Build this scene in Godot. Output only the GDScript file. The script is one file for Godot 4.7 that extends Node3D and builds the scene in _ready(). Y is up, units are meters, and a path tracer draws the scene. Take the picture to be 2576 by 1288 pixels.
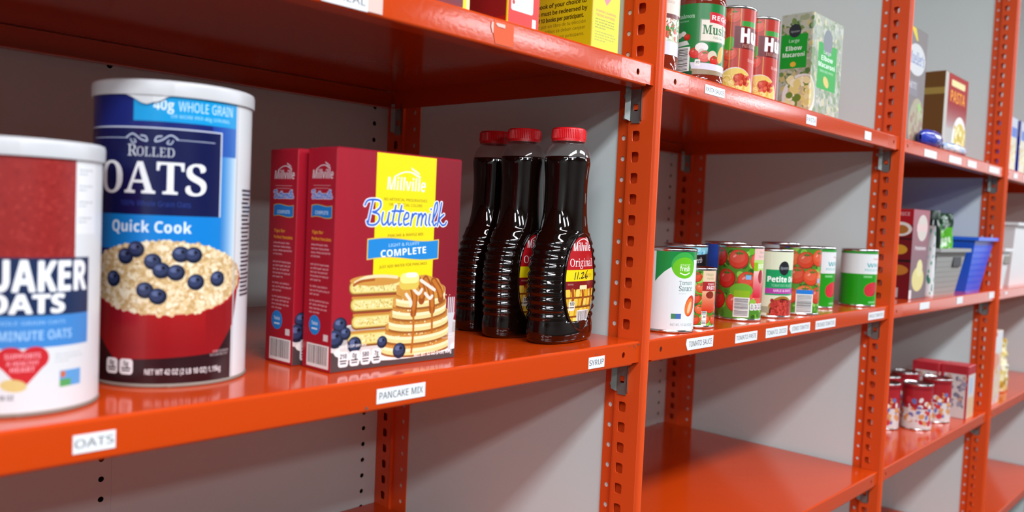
extends Node3D
# A food-pantry shelf: orange steel shelving bays with grey panels, groceries on three levels.
# Lengths below are in inches (x along the shelves, y up from the middle shelf, z towards the aisle); IN turns them into metres.
const IN := 0.0254
const BAY := 34.02
const DEPTH := 19.4
const RISE := 13.0
const LIP := 1.12
const FLOOR_Y := -44.82
const CEILING_Y := 57.0
var M := {}
var taken := {}
var glyphs := {}
var rng := RandomNumberGenerator.new()

func _ready():
	rng.seed = 7
	make_camera_and_light()
	make_materials()
	make_room()
	make_shelving()
	make_middle_shelf_first_bay()
	make_top_shelf_first_bay()
	make_second_bay()
	make_third_bay()
	make_fourth_bay()

# ------------------------------------------------------------------ camera and light
func make_camera_and_light():
	var cam := Camera3D.new()
	cam.name = "camera"
	var right := Vector3(0.67733508, 0.04423387, 0.73434362)
	var up := Vector3(0.00556906, 0.99785384, -0.06524337)
	cam.transform = Transform3D(Basis(right, up, right.cross(up)).orthonormalized(), Vector3(-33.4732, 5.6626, 22.0416) * IN)
	var lens := CameraAttributesPhysical.new()
	lens.frustum_focal_length = 12.0 * 2105.2 / 644.0
	lens.frustum_focus_distance = 40.0 * IN
	lens.frustum_near = 0.05
	lens.frustum_far = 60.0
	lens.exposure_aperture = 6.3
	cam.attributes = lens
	cam.keep_aspect = Camera3D.KEEP_HEIGHT
	cam.fov = rad_to_deg(2.0 * atan(644.0 / 2105.2))
	cam.current = true
	add_child(cam)
	var env := Environment.new()
	env.background_mode = Environment.BG_COLOR
	env.background_color = c8("f1f5fa")
	env.background_energy_multiplier = DAYLIGHT
	env.tonemap_mode = Environment.TONE_MAPPER_LINEAR
	env.tonemap_exposure = EXPOSURE
	env.sdfgi_enabled = true
	env.ssao_enabled = true
	env.ssil_enabled = true
	var we := WorldEnvironment.new()
	we.name = "surroundings"
	we.environment = env
	add_child(we)

# fluorescent ceiling fixtures: [x, z, length, width] of each glowing diffuser, facing down
const FIXTURES := [[-62.0, 92.0, 48.0, 11.0], [-128.0, 92.0, 48.0, 11.0], [134.0, 136.0, 48.0, 11.0], [206.0, 136.0, 48.0, 11.0], [278.0, 136.0, 48.0, 11.0], [-44.0, 136.0, 48.0, 11.0], [-94.0, 48.0, 48.0, 11.0], [-24.0, 48.0, 48.0, 11.0], [46.0, 48.0, 48.0, 11.0], [116.0, 48.0, 48.0, 11.0], [186.0, 48.0, 48.0, 11.0], [256.0, 48.0, 48.0, 11.0]]
const FIXTURE_ENERGY := 3.2
const EXPOSURE := 1.15
const DAYLIGHT := 1.5

# ------------------------------------------------------------------ naming
func numbered(called: String) -> String:
	var n: int = taken.get(called, 0)
	taken[called] = n + 1
	return called if n == 0 else "%s_%03d" % [called, n]

func tag(o: Node, label: String, category: String, group := "", kind := ""):
	if label: o.set_meta("label", label)
	if category: o.set_meta("category", category)
	if group: o.set_meta("group", group)
	if kind: o.set_meta("kind", kind)

func thing(called: String, at: Vector3, turn: float, label: String, category: String, group := "") -> Node3D:
	var o := Node3D.new()
	o.name = numbered(called)
	o.position = (at + Vector3(0, 0.006, 0)) * IN
	o.rotation.y = deg_to_rad(turn)
	tag(o, label, category, group)
	add_child(o)
	return o

func dup(src: Node3D, called: String, at: Vector3, turn: float, label := "") -> Node3D:
	var o: Node3D = src.duplicate()
	o.name = numbered(called)
	o.position = at * IN
	o.rotation = Vector3(0, deg_to_rad(turn), 0)
	if label: o.set_meta("label", label)
	add_child(o)
	return o

func put(mesh: Mesh, called: String, m: Material, parent: Node, label := "") -> MeshInstance3D:
	var o := MeshInstance3D.new()
	o.mesh = mesh
	if m: o.material_override = m
	o.name = called if parent != self else numbered(called)
	if label: o.set_meta("label", label)
	parent.add_child(o, true)
	return o

# ------------------------------------------------------------------ mesh helpers (inches in, metres out)
func begin() -> SurfaceTool:
	var st := SurfaceTool.new()
	st.begin(Mesh.PRIMITIVE_TRIANGLES)
	st.set_smooth_group(-1)
	return st

func done(st: SurfaceTool) -> ArrayMesh:
	st.generate_normals()
	return st.commit()

func v(st: SurfaceTool, p: Vector3, uv := Vector2.ZERO):
	st.set_uv(uv)
	st.add_vertex(p * IN)

func tri(st, a, b, c, ua := Vector2.ZERO, ub := Vector2.ZERO, uc := Vector2.ZERO):   # counter-clockwise seen from outside
	v(st, a, ua); v(st, c, uc); v(st, b, ub)

func quad(st, a, b, c, d, ua := Vector2.ZERO, ub := Vector2.ZERO, uc := Vector2.ZERO, ud := Vector2.ZERO):
	tri(st, a, b, c, ua, ub, uc)
	tri(st, a, c, d, ua, uc, ud)

func slab(st, a: Vector3, b: Vector3):
	var p := []
	for i in 8: p.append(Vector3(b.x if i & 1 else a.x, b.y if i & 2 else a.y, b.z if i & 4 else a.z))
	for f in [[4, 5, 7, 6], [1, 0, 2, 3], [5, 1, 3, 7], [0, 4, 6, 2], [6, 7, 3, 2], [0, 1, 5, 4]]:
		quad(st, p[f[0]], p[f[1]], p[f[2]], p[f[3]])

func chamfer_box(st, a: Vector3, b: Vector3, c: float):   # box with cut edges
	var p := {}
	for i in 8:
		var s := Vector3(1 if i & 1 else -1, 1 if i & 2 else -1, 1 if i & 4 else -1)
		var corner := Vector3(b.x if i & 1 else a.x, b.y if i & 2 else a.y, b.z if i & 4 else a.z)
		p[i] = [corner - Vector3(0, s.y, s.z) * c, corner - Vector3(s.x, 0, s.z) * c, corner - Vector3(s.x, s.y, 0) * c]
	var f := [[[4, 5, 7, 6], 2], [[1, 0, 2, 3], 2], [[5, 1, 3, 7], 0], [[0, 4, 6, 2], 0], [[6, 7, 3, 2], 1], [[0, 1, 5, 4], 1]]
	for e in f:
		var q: Array = e[0]
		var k: int = e[1]
		quad(st, p[q[0]][k], p[q[1]][k], p[q[2]][k], p[q[3]][k])
	for axis in 3:
		var o1: int = [1, 2, 0][axis]
		var o2: int = [2, 0, 1][axis]
		for s1 in 2:
			for s2 in 2:
				var i0: int = (s1 << o1) | (s2 << o2)
				var i1: int = i0 | (1 << axis)
				outward(st, [p[i0][o1], p[i1][o1], p[i1][o2], p[i0][o2]], (a + b) / 2.0)
	for i in 8:
		outward(st, [p[i][0], p[i][1], p[i][2]], (a + b) / 2.0)

func outward(st, q: Array, inside: Vector3):
	var n: Vector3 = (q[1] - q[0]).cross(q[2] - q[0])
	if n.dot(q[0] - inside) < 0.0: q.reverse()
	if q.size() == 3: tri(st, q[0], q[1], q[2])
	else: quad(st, q[0], q[1], q[2], q[3])

func lathe(st, pieces: Array, seg := 40, sx := 1.0, sz := 1.0, c := Vector3.ZERO, u0 := 0.0, turns := 1.0, smooth := true):
	# each piece: profile [[radius, height], ...] from bottom up outside; pieces meet at hard edges; texture u runs round, v down the piece
	var group := 10
	for piece in pieces:
		st.set_smooth_group(group if smooth else -1)
		group += 1
		var y0: float = piece[0][1]
		var y1: float = piece[-1][1]
		for i in seg:
			var a0 := TAU * i / seg
			var a1 := TAU * (i + 1) / seg
			for k in piece.size() - 1:
				var r0: float = piece[k][0]
				var r1: float = piece[k + 1][0]
				var h0: float = piece[k][1]
				var h1: float = piece[k + 1][1]
				var p00 := c + Vector3(sin(a0) * r0 * sx, h0, cos(a0) * r0 * sz)
				var p10 := c + Vector3(sin(a1) * r0 * sx, h0, cos(a1) * r0 * sz)
				var p11 := c + Vector3(sin(a1) * r1 * sx, h1, cos(a1) * r1 * sz)
				var p01 := c + Vector3(sin(a0) * r1 * sx, h1, cos(a0) * r1 * sz)
				var ua := u0 + turns * float(i) / seg
				var ub := u0 + turns * float(i + 1) / seg
				var va := 1.0 - (h0 - y0) / maxf(absf(y1 - y0), 1e-6) * signf(y1 - y0 + 1e-9)
				var vb := 1.0 - (h1 - y0) / maxf(absf(y1 - y0), 1e-6) * signf(y1 - y0 + 1e-9)
				if r0 > 1e-5: tri(st, p00, p10, p11, Vector2(ua, va), Vector2(ub, va), Vector2(ub, vb))
				if r1 > 1e-5: tri(st, p00, p11, p01, Vector2(ua, va), Vector2(ub, vb), Vector2(ua, vb))
	st.set_smooth_group(-1)

func tube(st, path: Array, r: float, seg := 8):
	st.set_smooth_group(5)
	var rings := []
	for i in path.size():
		var d: Vector3 = (path[mini(i + 1, path.size() - 1)] - path[maxi(i - 1, 0)]).normalized()
		var s := d.cross(Vector3.UP if absf(d.y) < 0.9 else Vector3.RIGHT).normalized()
		var t := s.cross(d)
		var ring := []
		for k in seg: ring.append(path[i] + (s * cos(TAU * k / seg) + t * sin(TAU * k / seg)) * r)
		rings.append(ring)
	for i in path.size() - 1:
		for k in seg:
			var k2 := (k + 1) % seg
			quad(st, rings[i][k2], rings[i][k], rings[i + 1][k], rings[i + 1][k2])
	st.set_smooth_group(-1)

func plate(st, o: Vector3, u: Vector3, w: Vector3, width: float, pitch: float, n: int, t: float, hole: Vector2, r: Vector2, square := false, skip := []):
	# a sheet of thickness t with a column of n holes; seen from outside u runs to the right and w up
	var nrm := u.cross(w)
	var corners := [Vector2(width, pitch), Vector2(0, pitch), Vector2(0, 0), Vector2(width, 0)]
	var angles := []
	for k in 4:
		var a0: float = (corners[k] - hole).angle()
		var a1: float = (corners[(k + 1) % 4] - hole).angle()
		while a1 < a0: a1 += TAU
		for j in 4: angles.append(lerpf(a0, a1, j / 4.0))
	var inner := []
	var outer := []
	for a in angles:
		var d := Vector2(cos(a), sin(a))
		var tx := ((width - hole.x) / d.x if d.x > 0 else -hole.x / d.x) if absf(d.x) > 1e-6 else 1e9
		var ty := ((pitch - hole.y) / d.y if d.y > 0 else -hole.y / d.y) if absf(d.y) > 1e-6 else 1e9
		outer.append(hole + d * minf(tx, ty))
		var e := Vector2(d.x / r.x, d.y / r.y)
		var q := 1.0 / (pow(pow(absf(e.x), 7.0) + pow(absf(e.y), 7.0), 1.0 / 7.0) if square else e.length())
		inner.append(hole + d * q)
	for i in n:
		var b := o + w * (pitch * i)
		if i in skip:
			quad(st, b, b + u * width, b + u * width + w * pitch, b + w * pitch)
			quad(st, b + u * width - nrm * t, b - nrm * t, b + w * pitch - nrm * t, b + u * width + w * pitch - nrm * t)
			continue
		for j in 16:
			var k := (j + 1) % 16
			var oj: Vector3 = b + u * outer[j].x + w * outer[j].y
			var ok: Vector3 = b + u * outer[k].x + w * outer[k].y
			var ij: Vector3 = b + u * inner[j].x + w * inner[j].y
			var ik: Vector3 = b + u * inner[k].x + w * inner[k].y
			quad(st, oj, ok, ik, ij)
			quad(st, ok - nrm * t, oj - nrm * t, ij - nrm * t, ik - nrm * t)
			quad(st, ij, ik, ik - nrm * t, ij - nrm * t)
	var e0 := o
	var e1 := o + w * (pitch * n)
	quad(st, e0 - nrm * t, e0, e1, e1 - nrm * t)
	quad(st, e0 + u * width, e0 + u * width - nrm * t, e1 + u * width - nrm * t, e1 + u * width)
	quad(st, e1, e1 + u * width, e1 + u * width - nrm * t, e1 - nrm * t)
	quad(st, e0 - nrm * t, e0 + u * width - nrm * t, e0 + u * width, e0)

func sheet(st, path: Array, t: float, x0: float, x1: float):
	# bent sheet metal: path of (z, y) seen from the +x side, extruded along x; thickness t to the left of the path's direction
	var off := []
	for i in path.size():
		var n := Vector2.ZERO
		if i > 0: n += (path[i] - path[i - 1]).normalized().orthogonal()
		if i < path.size() - 1: n += (path[i + 1] - path[i]).normalized().orthogonal()
		off.append(path[i] + n.normalized() * t)
	var at := func(p: Vector2, x: float) -> Vector3: return Vector3(x, p.y, p.x)
	for i in path.size() - 1:
		quad(st, at.call(path[i], x0), at.call(path[i + 1], x0), at.call(path[i + 1], x1), at.call(path[i], x1))
		quad(st, at.call(off[i], x1), at.call(off[i + 1], x1), at.call(off[i + 1], x0), at.call(off[i], x0))
		quad(st, at.call(path[i], x1), at.call(path[i + 1], x1), at.call(off[i + 1], x1), at.call(off[i], x1))
		quad(st, at.call(off[i], x0), at.call(off[i + 1], x0), at.call(path[i + 1], x0), at.call(path[i], x0))

func carton_mesh(w: float, h: float, d: float, side_share: float, c := 0.03) -> ArrayMesh:
	# surface 0: the printed left side (local -x) and front (local +z), side by side in one print; surface 1: the rest. Base centre at the origin
	var st := begin()
	var x0 := -w / 2
	var x1 := w / 2
	var z0 := -d / 2
	var z1 := d / 2
	var s := side_share
	var e := 0.004
	quad(st, Vector3(x0, c, z0 + c), Vector3(x0, c, z1 - c), Vector3(x0, h - c, z1 - c), Vector3(x0, h - c, z0 + c), Vector2(0, 1), Vector2(s - e, 1), Vector2(s - e, 0), Vector2(0, 0))
	quad(st, Vector3(x0, c, z1 - c), Vector3(x0 + c, c, z1), Vector3(x0 + c, h - c, z1), Vector3(x0, h - c, z1 - c), Vector2(s - e, 1), Vector2(s + e, 1), Vector2(s + e, 0), Vector2(s - e, 0))
	quad(st, Vector3(x0 + c, c, z1), Vector3(x1 - c, c, z1), Vector3(x1 - c, h - c, z1), Vector3(x0 + c, h - c, z1), Vector2(s + e, 1), Vector2(1, 1), Vector2(1, 0), Vector2(s + e, 0))
	st.generate_normals()
	var mesh := st.commit()
	st = begin()
	var b := [Vector3(x0, c, z0 + c), Vector3(x0, c, z1 - c), Vector3(x0 + c, c, z1), Vector3(x1 - c, c, z1), Vector3(x1, c, z1 - c), Vector3(x1, c, z0 + c), Vector3(x1 - c, c, z0), Vector3(x0 + c, c, z0)]
	var lo := Vector3(0, c, 0)
	for i in 8:
		var j := (i + 1) % 8
		var a0: Vector3 = b[i]
		var a1: Vector3 = b[j]
		var up := Vector3(0, h - 2 * c, 0)
		var in0 := Vector3(a0.x * (1 - 2 * c / w), 0, a0.z * (1 - 2 * c / d))
		var in1 := Vector3(a1.x * (1 - 2 * c / w), 0, a1.z * (1 - 2 * c / d))
		if i > 2: quad(st, a0, a1, a1 + up, a0 + up)
		quad(st, in0, in1, a1, a0)
		quad(st, a0 + up, a1 + up, in1 + Vector3(0, h, 0), in0 + Vector3(0, h, 0))
		tri(st, in0 + Vector3(0, h, 0), in1 + Vector3(0, h, 0), Vector3(0, h, 0))
		tri(st, in1, in0, Vector3.ZERO)
	st.generate_normals()
	return st.commit(mesh)

func carton(called, at, turn, w, h, d, print_mat, plain_mat, side_share, label, category, group := "", flap := true) -> Node3D:
	var o := thing(called, at, turn, label, category, group)
	var m := put(carton_mesh(w, h, d, side_share), "carton", null, o)
	m.set_surface_override_material(0, print_mat)
	m.set_surface_override_material(1, plain_mat)
	if flap:
		var st := begin()
		chamfer_box(st, Vector3(-w / 2 + 0.05, h, -d * 0.2), Vector3(w / 2 - 0.05, h + 0.025, d / 2 - 0.02), 0.01)
		put(done(st), "top_flap", plain_mat, o)
	return o

# ------------------------------------------------------------------ materials
func mat(c: Color, rough := 0.5, metal := 0.0, coat := 0.0) -> StandardMaterial3D:
	var m := StandardMaterial3D.new()
	m.albedo_color = c
	m.roughness = rough
	m.metallic = metal
	if coat > 0.0:
		m.clearcoat_enabled = true
		m.clearcoat = coat
		m.clearcoat_roughness = 0.05
	return m

func printed(t: Texture2D, rough := 0.35, coat := 0.0) -> StandardMaterial3D:
	var m := mat(Color.WHITE, rough, 0.0, coat)
	m.albedo_texture = t
	return m

func dull(t: Texture2D) -> StandardMaterial3D:   # uncoated carton board
	var m := printed(t, 0.65)
	m.metallic_specular = 0.3
	return m

func noise(f: float, seed_: int, normal := false, size := 512, strength := 4.0) -> NoiseTexture2D:
	var n := FastNoiseLite.new()
	n.seed = seed_
	n.frequency = f
	n.fractal_octaves = 4
	var t := NoiseTexture2D.new()
	t.noise = n
	t.width = size
	t.height = size
	t.seamless = true
	t.as_normal_map = normal
	t.bump_strength = strength
	return t

func c8(s: String) -> Color:
	return Color.html(s)

# ------------------------------------------------------------------ print: a small drawing board for labels (units of the caller, y down)
class Board:
	var im: Image
	var k: Vector2
	var owner_: Node
	func _init(w: float, h: float, px: int, bg: Color, who: Node):
		var py := int(round(px * h / w))
		im = Image.create(px * 2, py * 2, false, Image.FORMAT_RGB8)
		im.fill(bg)
		k = Vector2(px * 2 / w, py * 2 / h)
		owner_ = who
	func texture() -> ImageTexture:
		im.resize(im.get_width() / 2, im.get_height() / 2, Image.INTERPOLATE_BILINEAR)
		return ImageTexture.create_from_image(im)
	func rect(x: float, y: float, w: float, h: float, c: Color):
		im.fill_rect(Rect2i(int(round(x * k.x)), int(round(y * k.y)), maxi(1, int(round(w * k.x))), maxi(1, int(round(h * k.y)))), c)
	func span(x0: float, x1: float, y: int, c: Color):
		var a := int(ceil(x0 - 0.5))
		var b := int(ceil(x1 - 0.5))
		if b > a and y >= 0 and y < im.get_height(): im.fill_rect(Rect2i(a, y, b - a, 1), c)
	func poly(pts: Array, c: Color):   # even-odd
		var q := PackedVector2Array()
		var lo := 1e9
		var hi := -1e9
		for p in pts:
			var s: Vector2 = Vector2(p[0], p[1]) * k
			q.append(s)
			lo = minf(lo, s.y)
			hi = maxf(hi, s.y)
		for y in range(maxi(0, int(floor(lo))), mini(im.get_height(), int(ceil(hi)) + 1)):
			var yy := y + 0.5
			var xs := []
			for i in q.size():
				var a := q[i]
				var b := q[(i + 1) % q.size()]
				if (a.y <= yy) != (b.y <= yy): xs.append(a.x + (yy - a.y) / (b.y - a.y) * (b.x - a.x))
			xs.sort()
			for i in range(0, xs.size() - 1, 2): span(xs[i], xs[i + 1], y, c)
	func tri_px(a: Vector2, b: Vector2, d: Vector2, c: Color):
		var lo := minf(a.y, minf(b.y, d.y))
		var hi := maxf(a.y, maxf(b.y, d.y))
		for y in range(int(floor(lo)), int(ceil(hi)) + 1):
			var yy := y + 0.5
			var x0 := 1e9
			var x1 := -1e9
			for e in [[a, b], [b, d], [d, a]]:
				var p: Vector2 = e[0]
				var q: Vector2 = e[1]
				if (p.y <= yy) != (q.y <= yy):
					var x := p.x + (yy - p.y) / (q.y - p.y) * (q.x - p.x)
					x0 = minf(x0, x)
					x1 = maxf(x1, x)
			if x1 > x0: span(x0, x1, y, c)
	func ell(x: float, y: float, rx: float, ry: float, c: Color, turn := 0.0):
		var pts := []
		var n := 28
		for i in n:
			var p := Vector2(cos(TAU * i / n) * rx, sin(TAU * i / n) * ry).rotated(turn)
			pts.append([x + p.x, y + p.y])
		poly(pts, c)
	func rrect(x: float, y: float, w: float, h: float, r: float, c: Color):
		var pts := []
		for q in [[x + w - r, y + r, -PI / 2], [x + w - r, y + h - r, 0.0], [x + r, y + h - r, PI / 2], [x + r, y + r, PI]]:
			for i in 6: pts.append([q[0] + cos(q[2] + PI / 2 * i / 5.0) * r, q[1] + sin(q[2] + PI / 2 * i / 5.0) * r])
		poly(pts, c)
	func line(pts: Array, w: float, c: Color):
		for i in pts.size():
			ell(pts[i][0], pts[i][1], w / 2, w / 2, c)
			if i + 1 < pts.size():
				var a := Vector2(pts[i][0], pts[i][1])
				var b := Vector2(pts[i + 1][0], pts[i + 1][1])
				var n := (b - a).normalized().orthogonal() * w / 2
				poly([[a.x + n.x, a.y + n.y], [b.x + n.x, b.y + n.y], [b.x - n.x, b.y - n.y], [a.x - n.x, a.y - n.y]], c)
	func curve(pts: Array, w: float, c: Color):   # smooth stroke through points
		var out := []
		for i in pts.size() - 1:
			var p0: Array = pts[maxi(i - 1, 0)]
			var p1: Array = pts[i]
			var p2: Array = pts[i + 1]
			var p3: Array = pts[mini(i + 2, pts.size() - 1)]
			for j in 6:
				var q := Vector2(p1[0], p1[1]).cubic_interpolate(Vector2(p2[0], p2[1]), Vector2(p0[0], p0[1]), Vector2(p3[0], p3[1]), j / 6.0)
				out.append([q.x, q.y])
		out.append(pts[-1])
		line(out, w, c)
	func fade(x: float, y: float, w: float, h: float, a: Color, b: Color, across := true, n := 48):
		for i in n:
			var c := a.lerp(b, (i + 0.5) / n)
			if across: rect(x + w * i / n, y, w / n + 0.5 / k.x, h, c)
			else: rect(x, y + h * i / n, w, h / n + 0.5 / k.y, c)
	func text(s: String, x: float, y: float, h: float, c: Color, o := {}):
		# x, y: where the baseline's start, middle or end (al 0, 0.5, 1) lies; h: height of a capital; w: width to fit; sk: slant; rot: turn; fat: extra stroke
		var g: Array = owner_.letters(s, o.get("f", "sans"))
		var tris: PackedVector2Array = g[0]
		if tris.is_empty(): return
		var em := h / 0.714
		var sx: float = o.w / g[1] if o.has("w") else em * o.get("sx", 1.0)
		var wide: float = g[1] * sx
		var sk: float = o.get("sk", 0.0)
		var rot: float = o.get("rot", 0.0)
		var bend: float = o.get("bend", 0.0)
		var fat: float = o.get("fat", 0.0)
		var at := Vector2(x, y)
		var moves := [Vector2.ZERO]
		if fat > 0.0:
			moves = []
			for i in 8: moves.append(Vector2(cos(TAU * i / 8), sin(TAU * i / 8)) * fat)
		for mv in moves:
			for i in range(0, tris.size(), 3):
				var q := []
				for j in 3:
					var p := tris[i + j]
					var px: float = p.x * sx - wide * o.get("al", 0.0) + sk * p.y * em
					var py: float = -p.y * em + bend * px * px
					q.append((at + mv + Vector2(px, py).rotated(rot)) * k)
				tri_px(q[0], q[1], q[2], c)
	func specks(x: float, y: float, w: float, h: float, n: int, r0: float, r1: float, colors: Array, rng: RandomNumberGenerator, inside = null):
		for i in n:
			var px := x + rng.randf() * w
			var py := y + rng.randf() * h
			if inside != null and not inside.call(px, py): continue
			var r := rng.randf_range(r0, r1)
			ell(px, py, r, r * rng.randf_range(0.5, 1.0), colors[rng.randi() % colors.size()], rng.randf() * PI)
	func blurb(x: float, y: float, w: float, lines: int, step: float, c: Color, rng: RandomNumberGenerator, size := 0.4):
		# lines of small print too fine to read
		for i in lines:
			var px := x
			var stop := x + w * (1.0 if i < lines - 1 else 0.55) * rng.randf_range(0.86, 1.0)
			while px < stop:
				var word := minf(rng.randf_range(0.8, 2.6) * step * 0.8, stop - px)
				var q := px
				while q < px + word - step * 0.1:
					rect(q, y + i * step + (0.0 if rng.randf() < 0.3 else step * 0.1), step * 0.16, step * size, c)
					q += step * 0.27
				px += word + step * 0.3
	func bars(x: float, y: float, w: float, h: float, rng: RandomNumberGenerator, across := true):
		rect(x, y, w, h, Color(0.93, 0.93, 0.92))
		var p := 0.06
		while p < 0.93:
			var t := rng.randf_range(0.012, 0.04)
			if across: rect(x + w * p, y + h * 0.06, w * t, h * 0.8, Color(0.12, 0.12, 0.12))
			else: rect(x + w * 0.06, y + h * p, w * 0.86, h * t, Color(0.12, 0.12, 0.12))
			p += t + rng.randf_range(0.02, 0.045)
	func facts(x: float, y: float, w: float, h: float, words: Array, ink := Color(0.15, 0.15, 0.15), paper := Color(0.93, 0.93, 0.93)):
		# a row of small nutrition tabs
		var n := words.size()
		for i in n:
			var tw := w / n * 0.88
			var tx := x + w / n * i
			rrect(tx, y, tw, h, tw * 0.25, paper)
			text(str(words[i]), tx + tw / 2, y + h * 0.45, h * 0.3, ink, {"al": 0.5, "f": "sansb", "sx": 0.8 * h / maxf(h, 1e-6)})
			rect(tx + tw * 0.15, y + h * 0.56, tw * 0.7, h * 0.08, ink)
			rect(tx + tw * 0.2, y + h * 0.72, tw * 0.6, h * 0.08, ink)
	func tomato(x: float, y: float, r: float, c := Color(0.8, 0.1, 0.06)):
		ell(x, y, r, r * 0.92, c.darkened(0.25))
		ell(x - r * 0.04, y - r * 0.05, r * 0.93, r * 0.84, c)
		ell(x - r * 0.12, y - r * 0.2, r * 0.72, r * 0.55, c.lightened(0.12))
		ell(x - r * 0.38, y - r * 0.28, r * 0.2, r * 0.1, c.lightened(0.45), -0.7)
		for i in 5:
			var a := -PI / 2 + (i - 2) * 0.75
			line([[x + r * 0.08, y - r * 0.6], [x + r * 0.08 + cos(a) * r * 0.4, y - r * 0.6 - sin(a) * r * 0.18]], r * 0.09, Color(0.22, 0.42, 0.12))
		line([[x, y - r * 0.5], [x + r * 0.1, y - r * 0.95]], r * 0.1, Color(0.3, 0.5, 0.15))

func letters(s: String, f: String) -> Array:
	var key := f + "|" + s
	if glyphs.has(key): return glyphs[key]
	var tm := TextMesh.new()
	var font := SystemFont.new()
	font.font_names = PackedStringArray([{"sans": "Droid Sans", "sansb": "Droid Sans", "serif": "Droid Serif", "serifb": "Droid Serif", "mono": "Droid Sans Mono"}[f]])
	font.font_weight = 700 if f.ends_with("b") else 400
	tm.font = font
	tm.font_size = 64
	tm.pixel_size = 1.0 / 64.0
	tm.curve_step = 2.0
	tm.depth = 0.0
	tm.horizontal_alignment = HORIZONTAL_ALIGNMENT_LEFT
	tm.vertical_alignment = VERTICAL_ALIGNMENT_TOP
	tm.text = s
	var out := PackedVector2Array()
	var lo := 1e9
	var hi := -1e9
	var base := 0.0
	if s != "H":
		base = letters("H", f)[2]
	if tm.get_surface_count() > 0:
		var a := tm.surface_get_arrays(0)
		var vs: PackedVector3Array = a[Mesh.ARRAY_VERTEX]
		var idx = a[Mesh.ARRAY_INDEX]
		var n: int = idx.size() if idx != null else vs.size()
		var ymin := 1e9
		for i in n:
			var p := vs[idx[i] if idx != null else i]
			ymin = minf(ymin, p.y)
			lo = minf(lo, p.x)
			hi = maxf(hi, p.x)
			out.append(Vector2(p.x, p.y))
		if s == "H": base = ymin
		for i in out.size(): out[i] = Vector2(out[i].x - lo, out[i].y - base)
	glyphs[key] = [out, hi - lo, base]
	return glyphs[key]

func board(w: float, h: float, px: int, bg: Color) -> Board:
	return Board.new(w, h, px, bg, self)

func make_materials():
	M.orange = mat(c8("cb420c"), 0.13)
	var peel := noise(0.06, 3, true, 256, 1.2)
	M.orange.normal_enabled = true
	M.orange.normal_texture = peel
	M.orange.normal_scale = 0.06
	M.orange.uv1_triplanar = true
	M.orange.uv1_scale = Vector3.ONE * 9.0
	M.orange_post = M.orange.duplicate()
	M.orange_post.albedo_color = c8("e2501a")
	M.orange_post.roughness = 0.36
	M.panel = mat(c8("d8e4e1"), 0.45)
	M.steel = mat(c8("9ba39f"), 0.38, 0.75)
	M.tin = mat(c8("d2d4d2"), 0.2, 1.0)
	M.sticker = mat(c8("e9ecec"), 0.45)
	M.tape = mat(c8("de5a2c"), 0.7)
	M.residue = mat(c8("e6c3b7"), 0.6)
	M.wall = mat(c8("84847f"), 0.85)
	M.ceiling = mat(c8("b4b4b0"), 0.9)
	M.floor = mat(c8("a09a90"), 0.45)
	var speck := noise(0.02, 9)
	var ramp := Gradient.new()
	ramp.set_color(0, c8("8d877e"))
	ramp.set_color(1, c8("b3ada3"))
	speck.color_ramp = ramp
	M.floor.albedo_texture = speck
	M.floor.albedo_color = c8("5c5c5c")
	M.floor.uv1_triplanar = true
	M.floor.uv1_scale = Vector3.ONE * 0.8
	M.fixture = mat(c8("e6e6e4"), 0.5)
	M.glow = mat(c8("f4f6f6"), 0.5)
	M.glow.emission_enabled = true
	M.glow.emission = c8("f2f6ff")
	M.glow.emission_energy_multiplier = 2.2
	M.white = mat(c8("e8e8e6"), 0.4)
	M.lid_white = mat(c8("c9cbcc"), 0.32)
	M.syrup = mat(c8("0e0503"), 0.05, 0.0, 0.6)
	M.clear = mat(Color(0.45, 0.42, 0.4, 0.14), 0.06)
	M.clear.transparency = BaseMaterial3D.TRANSPARENCY_ALPHA
	M.clear_pane = mat(Color(1, 1, 1, 0.06), 0.02)
	M.clear_pane.transparency = BaseMaterial3D.TRANSPARENCY_ALPHA
	M.cap_red = mat(c8("d8131c"), 0.35)
	M.sauce = mat(c8("7a2612"), 0.08, 0.0, 0.5)
	M.bare = mat(c8("5c5248"), 0.6)
	M.kraft = mat(c8("8d8478"), 0.8)

func solid(called: String, a: Vector3, b: Vector3, m: Material):
	var st := begin()
	slab(st, a, b)
	var o := put(done(st), called, m, self)
	o.set_meta("kind", "structure")
	return o

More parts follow.
